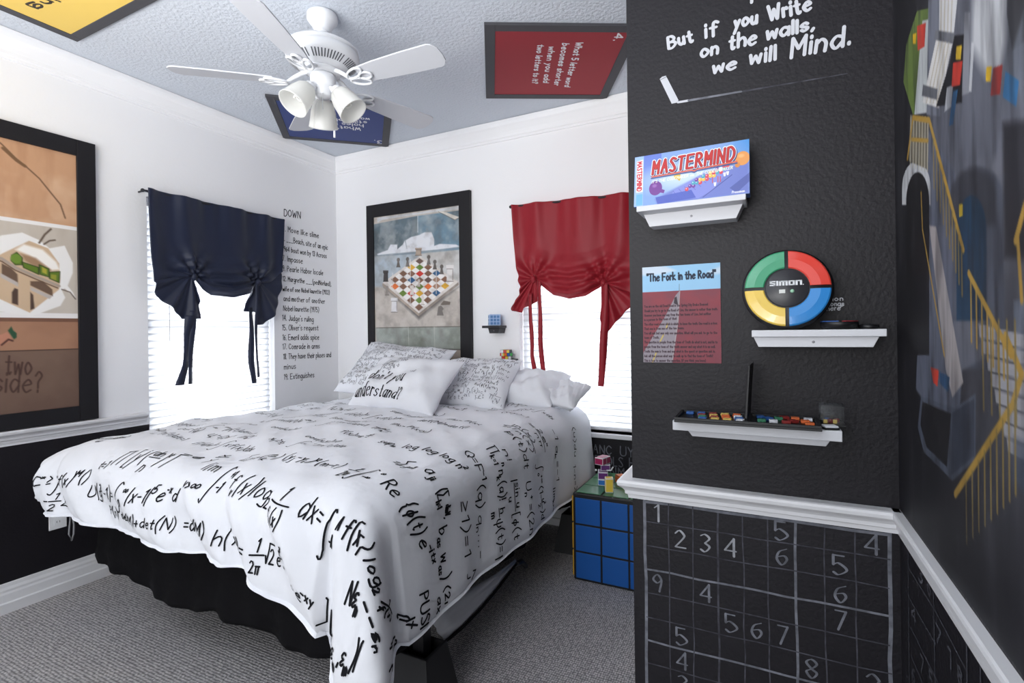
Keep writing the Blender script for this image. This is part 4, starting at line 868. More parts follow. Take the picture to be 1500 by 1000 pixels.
# ------------------------------------------------------------------ ceiling fan
fan_w = mat('white fan enamel', (228, 230, 234), .35, .45); blade_m = mat('off white fan blade', (200, 202, 208), .5, .3); dark_v = mat('dark vent', (96, 98, 104), .7, .2)
FX, FY = -1.795, 1.695
fan = thing('ceiling_fan', 'white five blade ceiling fan with three frosted lamp shades', 'ceiling fan', (FX, FY, CEIL))
c0 = np.array([FX, FY, 0.018])
MB().lathe([(0, CEIL-.001), (.060, CEIL-.002), (.066, CEIL-.008), (.067, CEIL-.030), (.060, CEIL-.042), (.046, CEIL-.058), (.040, CEIL-.072), (.032, CEIL-.080), (.0, CEIL-.080)], c0*[1, 1, 0], n=40).build('canopy', fan_w, fan, smooth=True)
MB().lathe([(.024, 2.6610-.018), (.026, 2.654-.018), (.0135, 2.652-.018), (.0135, 2.585)], c0, n=24).build('downrod', fan_w, fan, smooth=True)
m = MB().lathe([(.012, 2.592), (.05, 2.590), (.12, 2.578), (.155, 2.556), (.158, 2.545), (.152, 2.541), (.158, 2.537), (.16, 2.520), (.150, 2.498), (.105, 2.470), (.085, 2.464), (.04, 2.462)], c0, n=56)
for k in range(64):
    if k % 13 in (0,): continue
    a = k*2*math.pi/64; d = np.array([math.cos(a), math.sin(a), 0]); t = np.array([-d[1], d[0], 0])*.0026
    p0, p1 = c0+d*.146+[0, 0, 2.4935], c0+d*.112+[0, 0, 2.4728]; m.quad(p0-t, p1-t, p1+t, p0+t, 1)
m.build('motor_housing', [fan_w, dark_v], fan, smooth=True)
MB().lathe([(.075, 2.4635), (.078, 2.455), (.07, 2.446), (.03, 2.444)], c0, n=40).build('flywheel', fan_w, fan, smooth=True)
m = MB().lathe([(.02, 2.444), (.052, 2.441), (.055, 2.435), (.055, 2.402), (.048, 2.394), (.036, 2.386), (.036, 2.352), (.028, 2.344), (.0, 2.342)], c0, n=36)
m.build('light_kit', fan_w, fan, smooth=True)
for k in range(5):
    a = R(4+72*k); d = np.array([math.cos(a), math.sin(a), 0]); t = np.array([-d[1], d[0], 0]); zt_ = 2.402; pitch_ = -.21
    def Q(r, s, dz=0): return c0+d*r+t*s*math.cos(pitch_)+np.array([0, 0, zt_+s*math.sin(pitch_)+dz])
    out = [(.205, -.044), (.30, -.055), (.45, -.063), (.585, -.066), (.600, -.060), (.618, -.036), (.622, .0), (.618, .036), (.600, .060), (.585, .066), (.45, .063), (.30, .055), (.205, .044)]
    m = MB(); m.prism([Q(r, s) for r, s in out], (0, 0, .006)); bl = m.build('blade', blade_m, fan, bevel=.0015)
    m = MB()
    m.tube([c0+d*.07+[0, 0, 2.452], c0+d*.095+[0, 0, 2.44], c0+d*.125+[0, 0, 2.42], Q(.155, 0, -.006)], [.009, .010, .009, .008], 8)
    for cx_, cs, rx_, ry_ in ((.195, .026, .044, .022), (.195, -.026, .044, .022), (.235, 0.0, .030, .020)):
        m.tube([Q(cx_+rx_*math.cos(q)-(0 if cs == 0 else 0), cs+ry_*math.sin(q)+cs*.5*math.cos(q), -.007) for q in np.linspace(0, 2*math.pi, 22)[:-1]], .0055, 6, closed=True)
    m.build('blade_arm', fan_w, bl, smooth=True)
frost = bpy.data.materials.new('frosted white glass'); frost.use_nodes = True; nt = frost.node_tree; pb = nt.nodes['Principled BSDF']
pb.inputs['Base Color'].default_value = (0.9, 0.9, 0.88, 1); pb.inputs['Roughness'].default_value = .35; ou = nt.nodes['Material Output']
tl = nt.nodes.new('ShaderNodeBsdfTranslucent'); tl.inputs['Color'].default_value = (.92, .92, .9, 1); mx = nt.nodes.new('ShaderNodeMixShader'); mx.inputs['Fac'].default_value = .5
nt.links.new(pb.outputs[0], mx.inputs[1]); nt.links.new(tl.outputs[0], mx.inputs[2]); nt.links.new(mx.outputs[0], ou.inputs['Surface'])
bulb_m = mat('white spiral bulb', (244, 243, 238), .3, .4)
for a in (137, 17, -103):
    d = np.array([math.cos(R(a)), math.sin(R(a)), 0]); tilt = R(38 if a != 137 else 30); ax_ = d*math.sin(tilt)+np.array([0, 0, -math.cos(tilt)])
    s0 = c0+d*.062+np.array([0, 0, 2.372])
    h_ = MB().tube([c0+d*.034+[0, 0, 2.382], s0], .012, 8).lathe([(.0, -.006), (.024, -.006), (.026, .002), (.026, .026), (.0, .027)], s0, ax_, 20).build('lamp_holder', fan_w, fan, smooth=True)
    sh = MB().lathe([(.022, .012), (.034, .018), (.046, .036), (.054, .066), (.058, .10), (.063, .128), (.065, .136)], s0, ax_, 36).build('lamp_shade', frost, fan, smooth=True, solid=.003)
    A = np.cross(ax_, [0, 0, 1.0]); A /= np.linalg.norm(A); B = np.cross(ax_, A)
    tt = np.linspace(0, 1, 60); bm = MB().tube([s0+ax_*(.055+.045*t)+(A*math.cos(t*18)+B*math.sin(t*18))*.015 for t in tt], .0045, 6); bm.lathe([(.0, .028), (.014, .028), (.017, .05), (.0, .052)], s0, ax_, 16)
    bm.build('bulb', bulb_m, h_, smooth=True)
pc = c0+np.array([.035, .03, 0]); MB().tube([c0+np.array([.02, .012, 2.350]), pc+[0, 0, 2.34], pc+[0, 0, 2.195]], .0014, 6).build('pull_chain', mat('pale metal chain', (180, 182, 186), .35, .5, metal=.6), fan)
MB().lathe([(.0, 2.197), (.0045, 2.195), (.0055, 2.165), (.0, 2.163)], pc, n=12).build('chain_pull', fan_w, fan, smooth=True)
pc2 = c0+np.array([.028, -.03, 0]); MB().tube([c0+np.array([.018, -.02, 2.352]), pc2+[0, 0, 2.34], pc2+[0, 0, 2.272]], .0014, 6).build('pull_chain', MATS['pale metal chain'], fan)

# ------------------------------------------------------------------ tie-up curtains
def resamp(P, n):
    P = np.asarray(P, float); t = np.concatenate([[0], np.cumsum(np.linalg.norm(np.diff(P, axis=0), axis=1))]); u = np.linspace(0, t[-1], n)
    return np.stack([np.interp(u, t, P[:, k]) for k in range(P.shape[1])], 1)
def curtain(label, ax, pv, nrm, top, left, right, segs, tieL, tieR, tails, ribbons, fabric, rod_pts, seed):
    nrm = np.array(nrm, float); to = lambda p: hit(p[0], p[1], ax, pv)
    t3 = lambda P: np.array([to(p) for p in P])
    root = thing('tie_up_curtain', label, 'curtain', to(top[0]), 'tie-up curtains')
    n, k = 121, 70
    Tp = resamp(t3(top), n); Lf = resamp(t3(left), k); Rt = resamp(t3(right), k)
    Bt = np.vstack([resamp(t3(s), int(round(n*f)))[(1 if i else 0):] for i, (s, f) in enumerate(segs)]); Bt = resamp(Bt, n) if len(Bt) != n else Bt
    u = np.linspace(0, 1, n)[None, :, None]; v = np.linspace(0, 1, k)[:, None, None]
    P = (1-v)*Tp[None]+v*Bt[None]+(1-u)*Lf[:, None]+u*Rt[:, None]-((1-u)*(1-v)*Tp[0]+u*(1-v)*Tp[-1]+(1-u)*v*Bt[0]+u*v*Bt[-1])
    tl3, tr3 = to(tieL), to(tieR); U = u[..., 0]; V = v[..., 0]
    dep = .016+.015*np.sin(U*24+1.2*np.sin(U*7)+seed)*(1-.4*V)+.004*np.sin(U*61+seed)*np.clip(1-V*2, 0, 1)
    for c in (tl3, tr3):                                   # gathers running into each tie
        d = P-c; r = np.linalg.norm(d, axis=2); h = d-(d @ nrm)[..., None]*nrm; ang = np.arctan2(h[..., 2], h @ np.cross(nrm, [0, 0, 1.0]))
        dep = dep+.014*np.sin(ang*9+seed)*np.exp(-((r-.07)/.11)**2)-.02*np.exp(-(r/.06)**2)
    bel = np.exp(-((U-.5)/.26)**2)
    dep = dep+.055*bel*np.clip((V-.55)/.45, 0, 1)*np.clip((1.04-V)/.06, 0, 1)**.5+bel*np.clip((V-.62)/.2, 0, 1)*.010*np.sin(V*60+U*4)*1.6
    P = P+dep[..., None]*nrm
    m = MB(); m.grid(P, 0)
    for (anchor, outl) in tails:                           # the loose ends flaring below each tie
        O = resamp(t3(outl), 60); a3 = to(anchor); r_ = np.linspace(.06, 1, 22)[:, None, None]
        G = a3+(O[None]-a3)*r_; w_ = np.linspace(0, 1, 60)[None]
        G = G+(.012+.016*r_[..., 0]*np.sin(w_*22+seed)+.008*np.sin(w_*47)*r_[..., 0])[..., None]*nrm
        m.grid(G, 0)
    fb = m.build('fabric', fabric, root, smooth=True, solid=.0025)
    for c in (tl3, tr3): MB().ball(c+nrm*.028, (.018, .018, .024)).build('knot', fabric, root, smooth=True)
    for cl in ribbons:
        C = resamp(t3([c[:2] for c in cl]), 40); hw = np.interp(np.linspace(0, 1, 40), np.linspace(0, 1, len(cl)), [c[2] for c in cl]); s = np.cross(nrm, [0, 0, 1.0]); tw = np.linspace(0, 1, 40)
        off = (.034+.006*np.sin(tw*9+cl[0][0]))[:, None]*nrm
        G = np.stack([C+off-s*hw[:, None]*1.18+nrm*(hw*np.sin(tw*5+cl[0][0])*.5)[:, None], C+off+s*hw[:, None]*1.18-nrm*(hw*np.sin(tw*5+cl[0][0])*.5)[:, None]], 1)
        MB().grid(G, 0).build('tie_ribbon', fabric, root, smooth=True, solid=.002)
    a, b = to(rod_pts[0]), to(rod_pts[1])
    r = MB().tube([a, b], .007, 10); r.ball(a, .011); r.ball(b, .011)
    wallward = -nrm*(abs(pv-(XL if ax == 0 else YB)))
    rd = r.build('rod', blk, root, smooth=True)
    for e in (a+(b-a)*.01, b+(a-b)*.01): MB().tube([e, e+wallward*.985], .005, 8).build('bracket', blk, rd)
navy = mat('navy satin curtain', (24, 32, 56), .5, .4, (180, .1, .001), sheen=.06); redf = mat('red satin curtain', (144, 22, 36), .5, .35, (180, .1, .001), sheen=.06)
curtain('navy blue tie-up curtain with hanging ribbons on the left window', 0, XL+.06, (1, 0, 0), [(212, 275.5), (414, 321.5)],
        [(212, 275.5), (213.5, 310), (217, 368), (222, 413)], [(414, 321.5), (412.5, 360), (411, 380), (411, 398)],
        [([(222, 413), (238, 418), (258, 412), (280, 407)], .3), ([(280, 407), (290, 422), (305, 432), (334, 436), (360, 430), (374, 414)], .46), ([(374, 414), (390, 414), (400, 408), (411, 398)], .24)],
        (280, 406), (374, 414), [((279, 402), [(222, 411), (228, 433), (249, 451), (267, 467), (280, 467), (293, 467), (289, 440), (285, 418)]), ((375, 410), [(366, 425), (356, 456), (370, 457), (375, 476), (386, 475), (399, 462), (408, 440), (411, 397)])],
        [[(272, 462, .020), (270, 500, .019), (266, 535, .019), (259, 564, .020)], [(277, 455, .014), (276, 500, .014), (273, 540, .013), (274, 562, .012)], [(363, 450, .014), (363, 500, .014), (364, 530, .015), (367, 561, .016)], [(371, 415, .009), (371, 480, .008), (371, 525, .007), (374, 552, .010)]],
        navy, [(209, 278.5), (415, 322.8)], 1.0)
curtain('dark red tie-up curtain with hanging ribbons on the back window', 1, YB-.06, (0, -1, 0), [(751.5, 301), (924, 282), (956, 279)],
        [(751.5, 301), (754, 345), (757, 380), (764, 424)], [(956, 279), (954, 330), (950, 380), (944, 420)],
        [([(764, 424), (772, 416), (784, 410)], .16), ([(784, 410), (797, 420), (812, 432), (838, 438), (862, 434), (880, 422), (886, 414)], .56), ([(886, 414), (910, 424), (926, 430), (944, 420)], .28)],
        (784, 409), (886, 415), [((785, 404), [(764, 422), (750, 455), (766, 458), (771, 450), (777, 447), (790, 440), (793, 418)]), ((886, 411), [(883, 424), (881, 466), (884, 486), (892, 485), (902, 474), (917, 455), (930, 446), (944, 420)])],
        [[(780, 430, .012), (780, 470, .012), (783, 505, .012), (783, 520, .009), (786, 541, .013)], [(793, 412, .011), (794, 460, .011), (795, 500, .012), (799, 548, .013)], [(888, 415, .019), (888, 470, .019), (886, 520, .019), (882, 565, .017)]],
        redf, [(748, 303), (962, 280.5)], 2.2)
# ------------------------------------------------------------------ shelves and games on the black wall
lam = mat('white shelf laminate', (206, 207, 212), .45, .35); screw_m = mat('grey screw cap', (120, 120, 126), .4, .5, metal=.5)
def shelf(label, yw, x0, x1, z0, z1, dep, bx0, bx1, cx0, cx1, bz, bdep, m_, grp=None, wm=lam, screw=True):
    root = thing('wall_shelf', label, 'shelf', ((x0+x1)/2, yw, z0), grp)
    MB().box((x0, yw-dep, z0), (x1, yw-.0005, z1)).build('board', wm, root, bevel=.0015)
    MB().prism([(bx0, yw-bdep, z0-.0003), (bx1, yw-bdep, z0-.0003), (cx1, yw-bdep, bz), (cx0, yw-bdep, bz)], (0, bdep-.0005, 0)).build('bracket', wm, root, bevel=.001)
    if screw:
        c = ((cx0+cx1)/2, yw-bdep, (z0+bz)/2); MB().lathe([(.0, -.0015), (.003, -.0012), (.0036, .0008)], c, (0, 1, 0), 12).build('screw_cap', screw_m, root)
    return root
shelf('white wall shelf holding the boxed game', YP, -.322, -.047, 1.6135, 1.6285, .10, -.312, -.056, -.296, -.072, 1.578, .055, None, 'white wall shelves on the black wall')
shelf('white wall shelf holding the round four colour game', YP, -.038, .240, 1.2665, 1.2835, .10, -.034, .228, -.023, .216, 1.2415, .088, None, 'white wall shelves on the black wall')
shelf('white wall shelf holding the black tile game', YP, -.230, .150, 1.0225, 1.0475, .118, -.200, .132, -.185, .120, 1.003, .085, None, 'white wall shelves on the black wall', screw=False)

# boxed game: printed front
bx0, bx1, by0, by1, bz0, bz1 = -.331, -.0385, 1.4255, 1.478, 1.6300, 1.7745
g = thing('board_game_box', 'blue boxed board game with red title lettering on the top white shelf', 'board game', ((bx0+bx1)/2, by1, bz0))
lean = .022                                           # leans back a little
def BP(a, z, d=0.0): return np.array([a, by0+d+lean*(z-bz0)/(bz1-bz0), z])
m = MB(); m.prism([BP(bx0, bz0), BP(bx1, bz0), BP(bx1, bz1), BP(bx0, bz1)], (0, .048, 0)); m.build('carton', mat('blue box card', (96, 128, 196), .4, .4), g, bevel=.001)
cv = Canvas(BP(bx0, bz1)-[0, .0006, 0], (bx1-bx0, 0, 0), BP(bx0, bz0)-BP(bx0, bz1), 620, 310, (126, 156, 208))
n1 = cv.noise(4, 3, 2); lx, ly = cv.lx, cv.ly
cv.blend(np.clip(1-cv.v*1.2, 0, 1)*.7*(cv.u < .25), (84, 100, 190)); cv.blend(np.clip((cv.u-.8)*4, 0, 1)*np.clip(1-cv.v*1.6, 0, 1), (58, 132, 200)); cv.blend(np.clip(1-np.hypot((cv.u-.45)/.5, (cv.v-.52)/.4), 0, 1)*1.2, (186, 204, 230))
S2 = lambda *p: np.array([(a*lx, b*ly) for a, b in p])
cv.poly(S2((.30, .80), (.66, .50), (1.0, .42), (1.0, 1.0), (.22, 1.0), (.2, .9)), (108, 118, 186), .9, .004); cv.poly(S2((.36, .78), (.62, .52), (.85, .48), (.70, .86), (.58, .98), (.34, .92)), (128, 136, 204))
for i in range(9): cv.line(S2((.36+i*.05, .78-i*.028), (.42+i*.045, .96-i*.05)), .0012, (86, 92, 168), .8)
cv.line(S2((.62, .97), (.86, .62)), .002, (76, 82, 150)); cv.poly(S2((.84, .86), (1.0, .62), (1.0, .78), (.90, .96)), (86, 96, 160)); cv.poly(S2((.20, .86), (.52, .80), (.56, .96), (.22, 1.0)), (78, 92, 176), .9)
cols = [(206, 70, 84), (76, 156, 176), (236, 236, 244), (222, 180, 84), (110, 66, 150), (222, 120, 96)]
rr = random.Random(3)
for j in range(4):
    for i in range(6): cv.disc((lx*(.48+i*.058+j*.028), ly*(.78-i*.048-j*.052)), .0047, .0055, cols[(i*2+j*3+rr.randrange(3)) % 6]); cv.disc((lx*(.476+i*.058+j*.028), ly*(.768-i*.048-j*.052)), .0014, .0016, (250, 250, 252), .7)
for x, y in ((.72, .72), (.80, .56), (.825, .545)): cv.poly(S2((x-.012, y), (x+.012, y), (x+.006, y+.07), (x-.006, y+.07)), (236, 236, 240))
for x in (.70, .745, .765): cv.line(S2((x, .62), (x, .72)), .0022, (196, 82, 84))
cv.disc((.20*lx, .68*ly), .0175, .0205, (112, 62, 140)); cv.poly(S2((.245, .70), (.285, .74), (.275, .80), (.235, .77)), (112, 62, 140)); cv.disc((.19*lx, .63*ly), .006, .005, (158, 118, 182), .7, .002)
cv.disc((.395*lx, .50*ly), .009, .009, (206, 172, 70)); cv.poly(S2((.40, .53), (.425, .55), (.42, .60), (.40, .58)), (206, 172, 70)); cv.disc((.945*lx, .34*ly), .017, .019, (214, 146, 82)); cv.disc((.905*lx, .45*ly), .006, .007, (204, 134, 72)); cv.disc((.935*lx, .29*ly), .007, .005, (232, 178, 124), .7, .002)
for w, c, dx, dy in ((.0122, (44, 52, 96), .0012, .0028), (.0108, (222, 226, 236), 0, 0), (.0072, (70, 34, 52), .0002, .0005), (.0058, (182, 46, 44), 0, 0)): cv.text('MASTERMIND', .17*lx+dx, .395*ly+dy, .70*lx, .037, w, c, slant=.14, gap=3.4, tilt=-.03)
cv.line(S2((.165, .445), (.52, .425), (.545, .445), (.57, .42), (.90, .385)), .004, (206, 96, 74)); cv.line(S2((.16, .475), (.52, .455), (.545, .475), (.57, .45), (.90, .415)), .004, (66, 84, 132))
cv.text("IT'S THE CODEMAKER vs. THE CODEBREAKER", .165*lx, .575*ly, .70*lx, .0075, .0014, (226, 226, 200), slant=.2, tilt=-.045); cv.text('Pressman', .86*lx, .965*ly, .10*lx, .006, .0013, (226, 226, 236), slant=.1)
cv.poly(S2((0, 0), (.085, 0), (.085, 1), (0, 1)), (150, 178, 226)); cv.poly(S2((.018, .09), (.080, .07), (.080, .72), (.018, .72)), (222, 224, 236)); cv.poly(S2((.02, .76), (.08, .76), (.08, .98), (.02, .98)), (110, 170, 214))
st, tw = letter('MASTERMIND', gap=2.9)
for w, c in ((.0040, (190, 48, 54)),):
    for k, q in st: cv.line(np.stack([.027*lx+q[:, 1]*.012, .11*ly+q[:, 0]/tw*.58*ly], 1), .0028, c)
m = MB(); cv.into(m); m.build('printed_front', mat('printed box card', (128, 128, 128), .35, .4, attr=True), g)

# round four-colour game leaning on its shelf
SX, SZ, SR = .0415, 1.3855, .1015; tl = .16
Uv = np.array([0, math.sin(tl), math.cos(tl)]); Nv = np.array([0, -math.cos(tl), math.sin(tl)]); Rv = np.array([1.0, 0, 0]); SC = np.array([SX, 1.4445, SZ])
sg = thing('electronic_game', 'round black electronic game with green red yellow and blue buttons leaning on its shelf', 'electronic game', (SX, 1.46, 1.2837))
body = mat('black game plastic', (20, 20, 23), .4, .45)
MB().lathe([(.0, -.046), (.080, -.046), (.094, -.038), (SR-.001, -.014), (SR, -.004), (SR-.002, .002), (.095, .005), (.05, .008), (.0, .009)], SC, Nv, 72).build('body', body, sg, smooth=True)
def pol(r, a, h): return SC+Rv*r*math.cos(a)+Uv*r*math.sin(a)+Nv*h
for q, (nm, c) in enumerate((('red', (214, 66, 54)), ('green', (60, 150, 110)), ('yellow', (226, 192, 84)), ('blue', (46, 130, 200)))):
    m = MB(); gp = .0042; ro, ri = .0955, .0500; ts = np.linspace(0, 1, 22)
    rows = []
    for rr_, hh in ((ro, .003), (ro-.001, .0095), (ro-.004, .0118), ((ro+ri)/2, .0142), (ri+.003, .0135), (ri+.0005, .0115), (ri, .004)):
        a0 = math.asin(gp/rr_); rows.append([pol(rr_, q*math.pi/2+a0+(math.pi/2-2*a0)*t, hh) for t in ts])
    m.grid(np.array(rows), 0, flip=False)
    for e in (0, -1): m.add([r[e] for r in rows], [tuple(range(len(rows)))] if e else [tuple(range(len(rows)-1, -1, -1))])
    p = m.build('button', mat(nm+' glossy button', c, .18, .5, coat=.4), sg, smooth=False); p['label'] = nm+' quarter button'
MB().lathe([(.0, .0125), (.046, .0118), (.0475, .0105), (.0475, .006)], SC, Nv, 48).build('centre_plate', mat('charcoal game plate', (44, 44, 49), .35, .45), sg, smooth=True)
m = MB(); o_ = SC+Nv*.0128
for cx, txt, wd in ((-.0375, 'SIMON', .070),):
    # heavy squared lettering
    hgt, th = .0125, .0044
    def blkq(x0, y0, x1, y1): m.quad(o_+Rv*x0+Uv*y0, o_+Rv*x1+Uv*y0, o_+Rv*x1+Uv*y1, o_+Rv*x0+Uv*y1, 0)
    x = cx; y0 = .006; y1 = y0+hgt; g1 = .0012
    for (a, b, c_, d) in ((0, y1-.003, .013, y1), (0, y0+.0048, .0045, y1), (0, y0+.0048, .013, y0+.0078), (.0085, y0, .013, y0+.0078), (0, y0, .013, y0+.003)): blkq(x+a, b, x+c_, d)
    x += .0145; blkq(x, y0, x+.0048, y1); x += .0062
    for a in (0, .0071, .0142): blkq(x+a, y0, x+a+.0048, y1)
    blkq(x, y1-.003, x+.019, y1); x += .0205
    for (a, b, c_, d) in ((0, y0, .0046, y1), (.0094, y0, .014, y1), (0, y0, .014, y0+.003), (0, y1-.003, .014, y1)): blkq(x+a, b, x+c_, d)
    x += .0155
    for (a, b, c_, d) in ((0, y0, .0046, y1), (.0094, y0, .014, y1), (0, y1-.003, .014, y1)): blkq(x+a, b, x+c_, d)
    x += .0153; blkq(x, y0, x+.002, y0+.002)
m.build('lettering', mat('silver lettering', (216, 218, 222), .5, .3), sg)
MB().prism([o_+Rv*a+Uv*b for a, b in ((-.0170, -.0135), (-.0035, -.0135), (-.0035, -.004), (-.0170, -.004))], Nv*.0012).build('switch', mat('light grey key', (208, 210, 208), .5, .3), sg)
MB().lathe([(.0, .0155), (.003, .0152), (.0045, .0135), (.0048, .012)], SC+Rv*.0118+Uv*-.0085, Nv, 16).build('start_button', mat('pale green key', (150, 196, 168), .4, .4), sg, smooth=True)

o = thing('handheld_game', 'small round black handheld with coloured rim lying beside the round game', 'electronic game', (.152, 1.455, 1.2835))
pk = np.array([.152, 1.452, 1.2838]); MB().lathe([(.0, 0), (.030, 0), (.038, .006), (.040, .014), (.039, .018), (.033, .019), (.0, .0195)], pk, n=48).build('body', body, o, smooth=True)
for c, a0, a1, nm in (((52, 92, 160), 2.5, 4.6, 'blue'), ((140, 44, 52), 4.75, 6.2, 'red')):
    MB().tube([pk+np.array([.0375*math.cos(t), .0375*math.sin(t), .0188]) for t in np.linspace(a0, a1, 16)], .0014, 6).build('rim_light', mat(nm+' rim', c, .4, .4), o)
o = thing('game_puck', 'little flat black puck at the right end of the middle white shelf', 'electronic game', (.212, 1.456, 1.2835))
MB().lathe([(.0, 0), (.019, 0), (.021, .004), (.020, .010), (.0, .0115)], (.2115, 1.456, 1.2838), n=32).build('body', body, o, smooth=True)

# poster on the black wall
pa, pb_, pc_, pd_ = [hit(*p, 1, YP) for p in ((941, 392), (1055, 383), (1055.5, 532), (943, 532))]
sh = thing('poster', 'small painted poster of a road across red ground taped to the black wall', 'poster', (pa+pc_)/2+[0, -.001, 0])
x0, x1, z1, z0 = (pa[0]+pd_[0])/2, pb_[0], pa[2], pc_[2]
MB().box((x0, YP-.0022, z0), (x1, YP-.0006, z1)).build('backing_card', mat('white card', (220, 222, 226), .6, .3), sh)
cv = Canvas((x0, YP-.0026, z1), (x1-x0, 0, 0), (0, 0, z0-z1), 260, 340, (146, 190, 222))
L = lambda *p: cv.loc(p, 1, YP-.0026); n1 = cv.noise(5, 8, 4)
cv.poly(L((938, 386), (975, 390), (990, 396), (970, 402), (938, 404)), (206, 212, 222), .8, .004); cv.poly(L((1036, 398), (1060, 388), (1060, 400), (1044, 402)), (206, 212, 222), .7, .004)
cv.poly(L((938, 428.5), (1060, 422), (1060, 540), (938, 540)), (126, 66, 76)); cv.blend((cv.y > L((941, 428))[0][1])*np.clip((n1-.45)*3, 0, 1)*.5, (148, 62, 70))
cv.poly(L((996, 425), (994, 470), (985, 534), (938, 534), (943, 515), (975, 462), (990, 432)), (142, 134, 142)); cv.line(L((996, 425), (993, 470), (984, 534)), .0016, (168, 158, 156))
for a, b in (((972, 490), (967, 500)), ((961, 517), (956, 530)), ((978, 474), (976, 480))): cv.line(L(a, b), .0034, (196, 172, 92))
cv.poly(L((988, 436), (991, 434), (993, 445), (991, 446), (987, 444)), (62, 54, 60)); cv.line(L((995, 416), (995, 426)), .0012, (96, 110, 124))
t0, t1 = L((948, 412), (1048, 406)); cv.text('"The Fork in the Road"', t0[0], t0[1], t1[0]-t0[0], .021, .0042, (34, 42, 60), tilt=(t1[1]-t0[1])/(t1[0]-t0[0]), jit=.03)
lines = ["You are on the old Dead Road in the Spring City Brake Beacon!", "Should you try to go to the Road of Lies, the answer is rather than truth.", "However you know one way from the two towns of Lies, but neither", "is a person to the town of that", "The other road shows which is which, to know the truth. One road is a river.", "That one is from one of the two towns.", "You will ask but may only one question. What will you ask to go to the",
         "town of Truth.", "The question is: people from the town of Truth do what is not, and lie to", "people from the town of the truth answer and say what it is as well.", "Truth: the man is from and way what is the quest or question ask is.", "Ask will the person what way to walk up to find the town of Truth?", "This is how to answer the question. (if you think you know)"]
for i, s in enumerate(lines):
    ya = 448.5+i*6.75; a, b = L((944, ya+max(0, 2-i*.25)), (944+min(107, len(s)*1.52), ya-max(0, 1.5-i*.2)))
    cv.text(s, a[0], a[1], b[0]-a[0], .0066, .0011, (48, 34, 42), tilt=(b[1]-a[1])/(b[0]-a[0]))
m = MB(); cv.into(m); m.build('painted_front', paint_attr, sh)

# tile-race game on the low shelf: two trays, upright divider, loose tiles
tz = 1.0478
tg = thing('tile_game', 'black tile race game with two trays of coloured tiles and an upright divider', 'board game', (-.05, 1.45, tz))
m = MB(); ty0, ty1 = 1.372, 1.506
m.box((-.222, ty0, tz), (.108, ty1, tz+.006))
for lo, hi in (((-.222, ty0, tz+.006), (.108, ty0+.006, tz+.013)), ((-.222, ty1-.006, tz+.006), (.108, ty1, tz+.013)), ((-.222, ty0+.006, tz+.006), (-.214, ty1-.006, tz+.013)), ((.100, ty0+.006, tz+.006), (.108, ty1-.006, tz+.013)), ((-.060, ty0+.006, tz+.006), (-.042, ty1-.006, tz+.013))): m.box(lo, hi)
m.build('tray', body, tg, bevel=.001)
MB().prism([(-.056, 1.404, tz+.0135), (-.050, 1.404, tz+.0135), (-.042, 1.404, tz+.148), (-.046, 1.404, tz+.148)], (0, .006, 0)).build('divider_post', body, tg, bevel=.001)
MB().prism([(-.052, 1.488, tz+.0135), (-.046, 1.488, tz+.0135), (-.036, 1.488, tz+.152), (-.041, 1.488, tz+.152)], (0, .006, 0)).build('divider_post', body, tg, bevel=.001)
m = MB(); m.prism([(-.052, 1.410, tz+.0140), (-.0505, 1.410, tz+.0140), (-.043, 1.410, tz+.147), (-.0445, 1.410, tz+.147)], (.006, .078, .004)); m.build('divider_panel', body, tg)
B_, G2, R_, Y_, O_, W_2 = (46, 92, 160), (54, 124, 92), (138, 44, 42), (214, 184, 96), (214, 104, 52), (214, 216, 222)
tm = {c: mat('tile '+n, c, .4, .4) for c, n in ((B_, 'blue'), (G2, 'green'), (R_, 'dark red'), (Y_, 'yellow'), (O_, 'orange'), (W_2, 'white'))}
def tile(x, y, c, z=tz+.0062, rot=0.0, s=.0085):
    M_ = Matrix.Translation((x, y, z)) @ Matrix.Rotation(rot, 4, 'Z'); mm = MB(); mm.box((-s, -s*1.0, 0), (s, s*1.0, .0072), 0, M_); mm.build('tile', tm[c], tg, bevel=.0012)
left_rows = [[B_, B_, R_, Y_, O_], [None, R_, Y_, O_, W_2], [None, G2, R_, O_, B_], [None, B_, Y_, Y_, W_2]]
for r, row in enumerate(left_rows):
    for c, v in enumerate(row):
        if v: tile(-.196+c*.0295+(r*.004), ty1-.024-r*.0275, v, s=.0098)
for x, y, v, rt in ((-.022, 1.482, B_, .2), (-.004, 1.462, B_, .5), (.020, 1.470, G2, .1), (-.018, 1.425, G2, .0), (.008, 1.424, W_2, .05), (.036, 1.420, R_, .1), (.052, 1.440, R_, .6), (.058, 1.484, O_, 0), (.086, 1.480, W_2, .02), (.078, 1.445, O_, .05), (.086, 1.412, O_, 0), (.034, 1.490, R_, .3)): tile(x, y, v, rot=rt, s=.0095)
o = thing('score_card', 'white folded card with black edges at the right front of the low white shelf', 'game piece', (.126, 1.42, tz))
M_ = Matrix.Translation((.127, 1.418, tz+.0002)) @ Matrix.Rotation(.3, 4, 'Z')
MB().box((-.016, -.014, 0), (.016, .014, .004), 0, M_).build('base', body, o); M_ = Matrix.Translation((.127, 1.418, tz+.0044)) @ Matrix.Rotation(.3, 4, 'Z')
MB().box((-.014, -.012, 0), (.014, .012, .005), 0, M_).build('card', tm[W_2], o, bevel=.001)
clear = bpy.data.materials.new('clear plastic'); clear.use_nodes = True; nt = clear.node_tree; nt.nodes.clear()
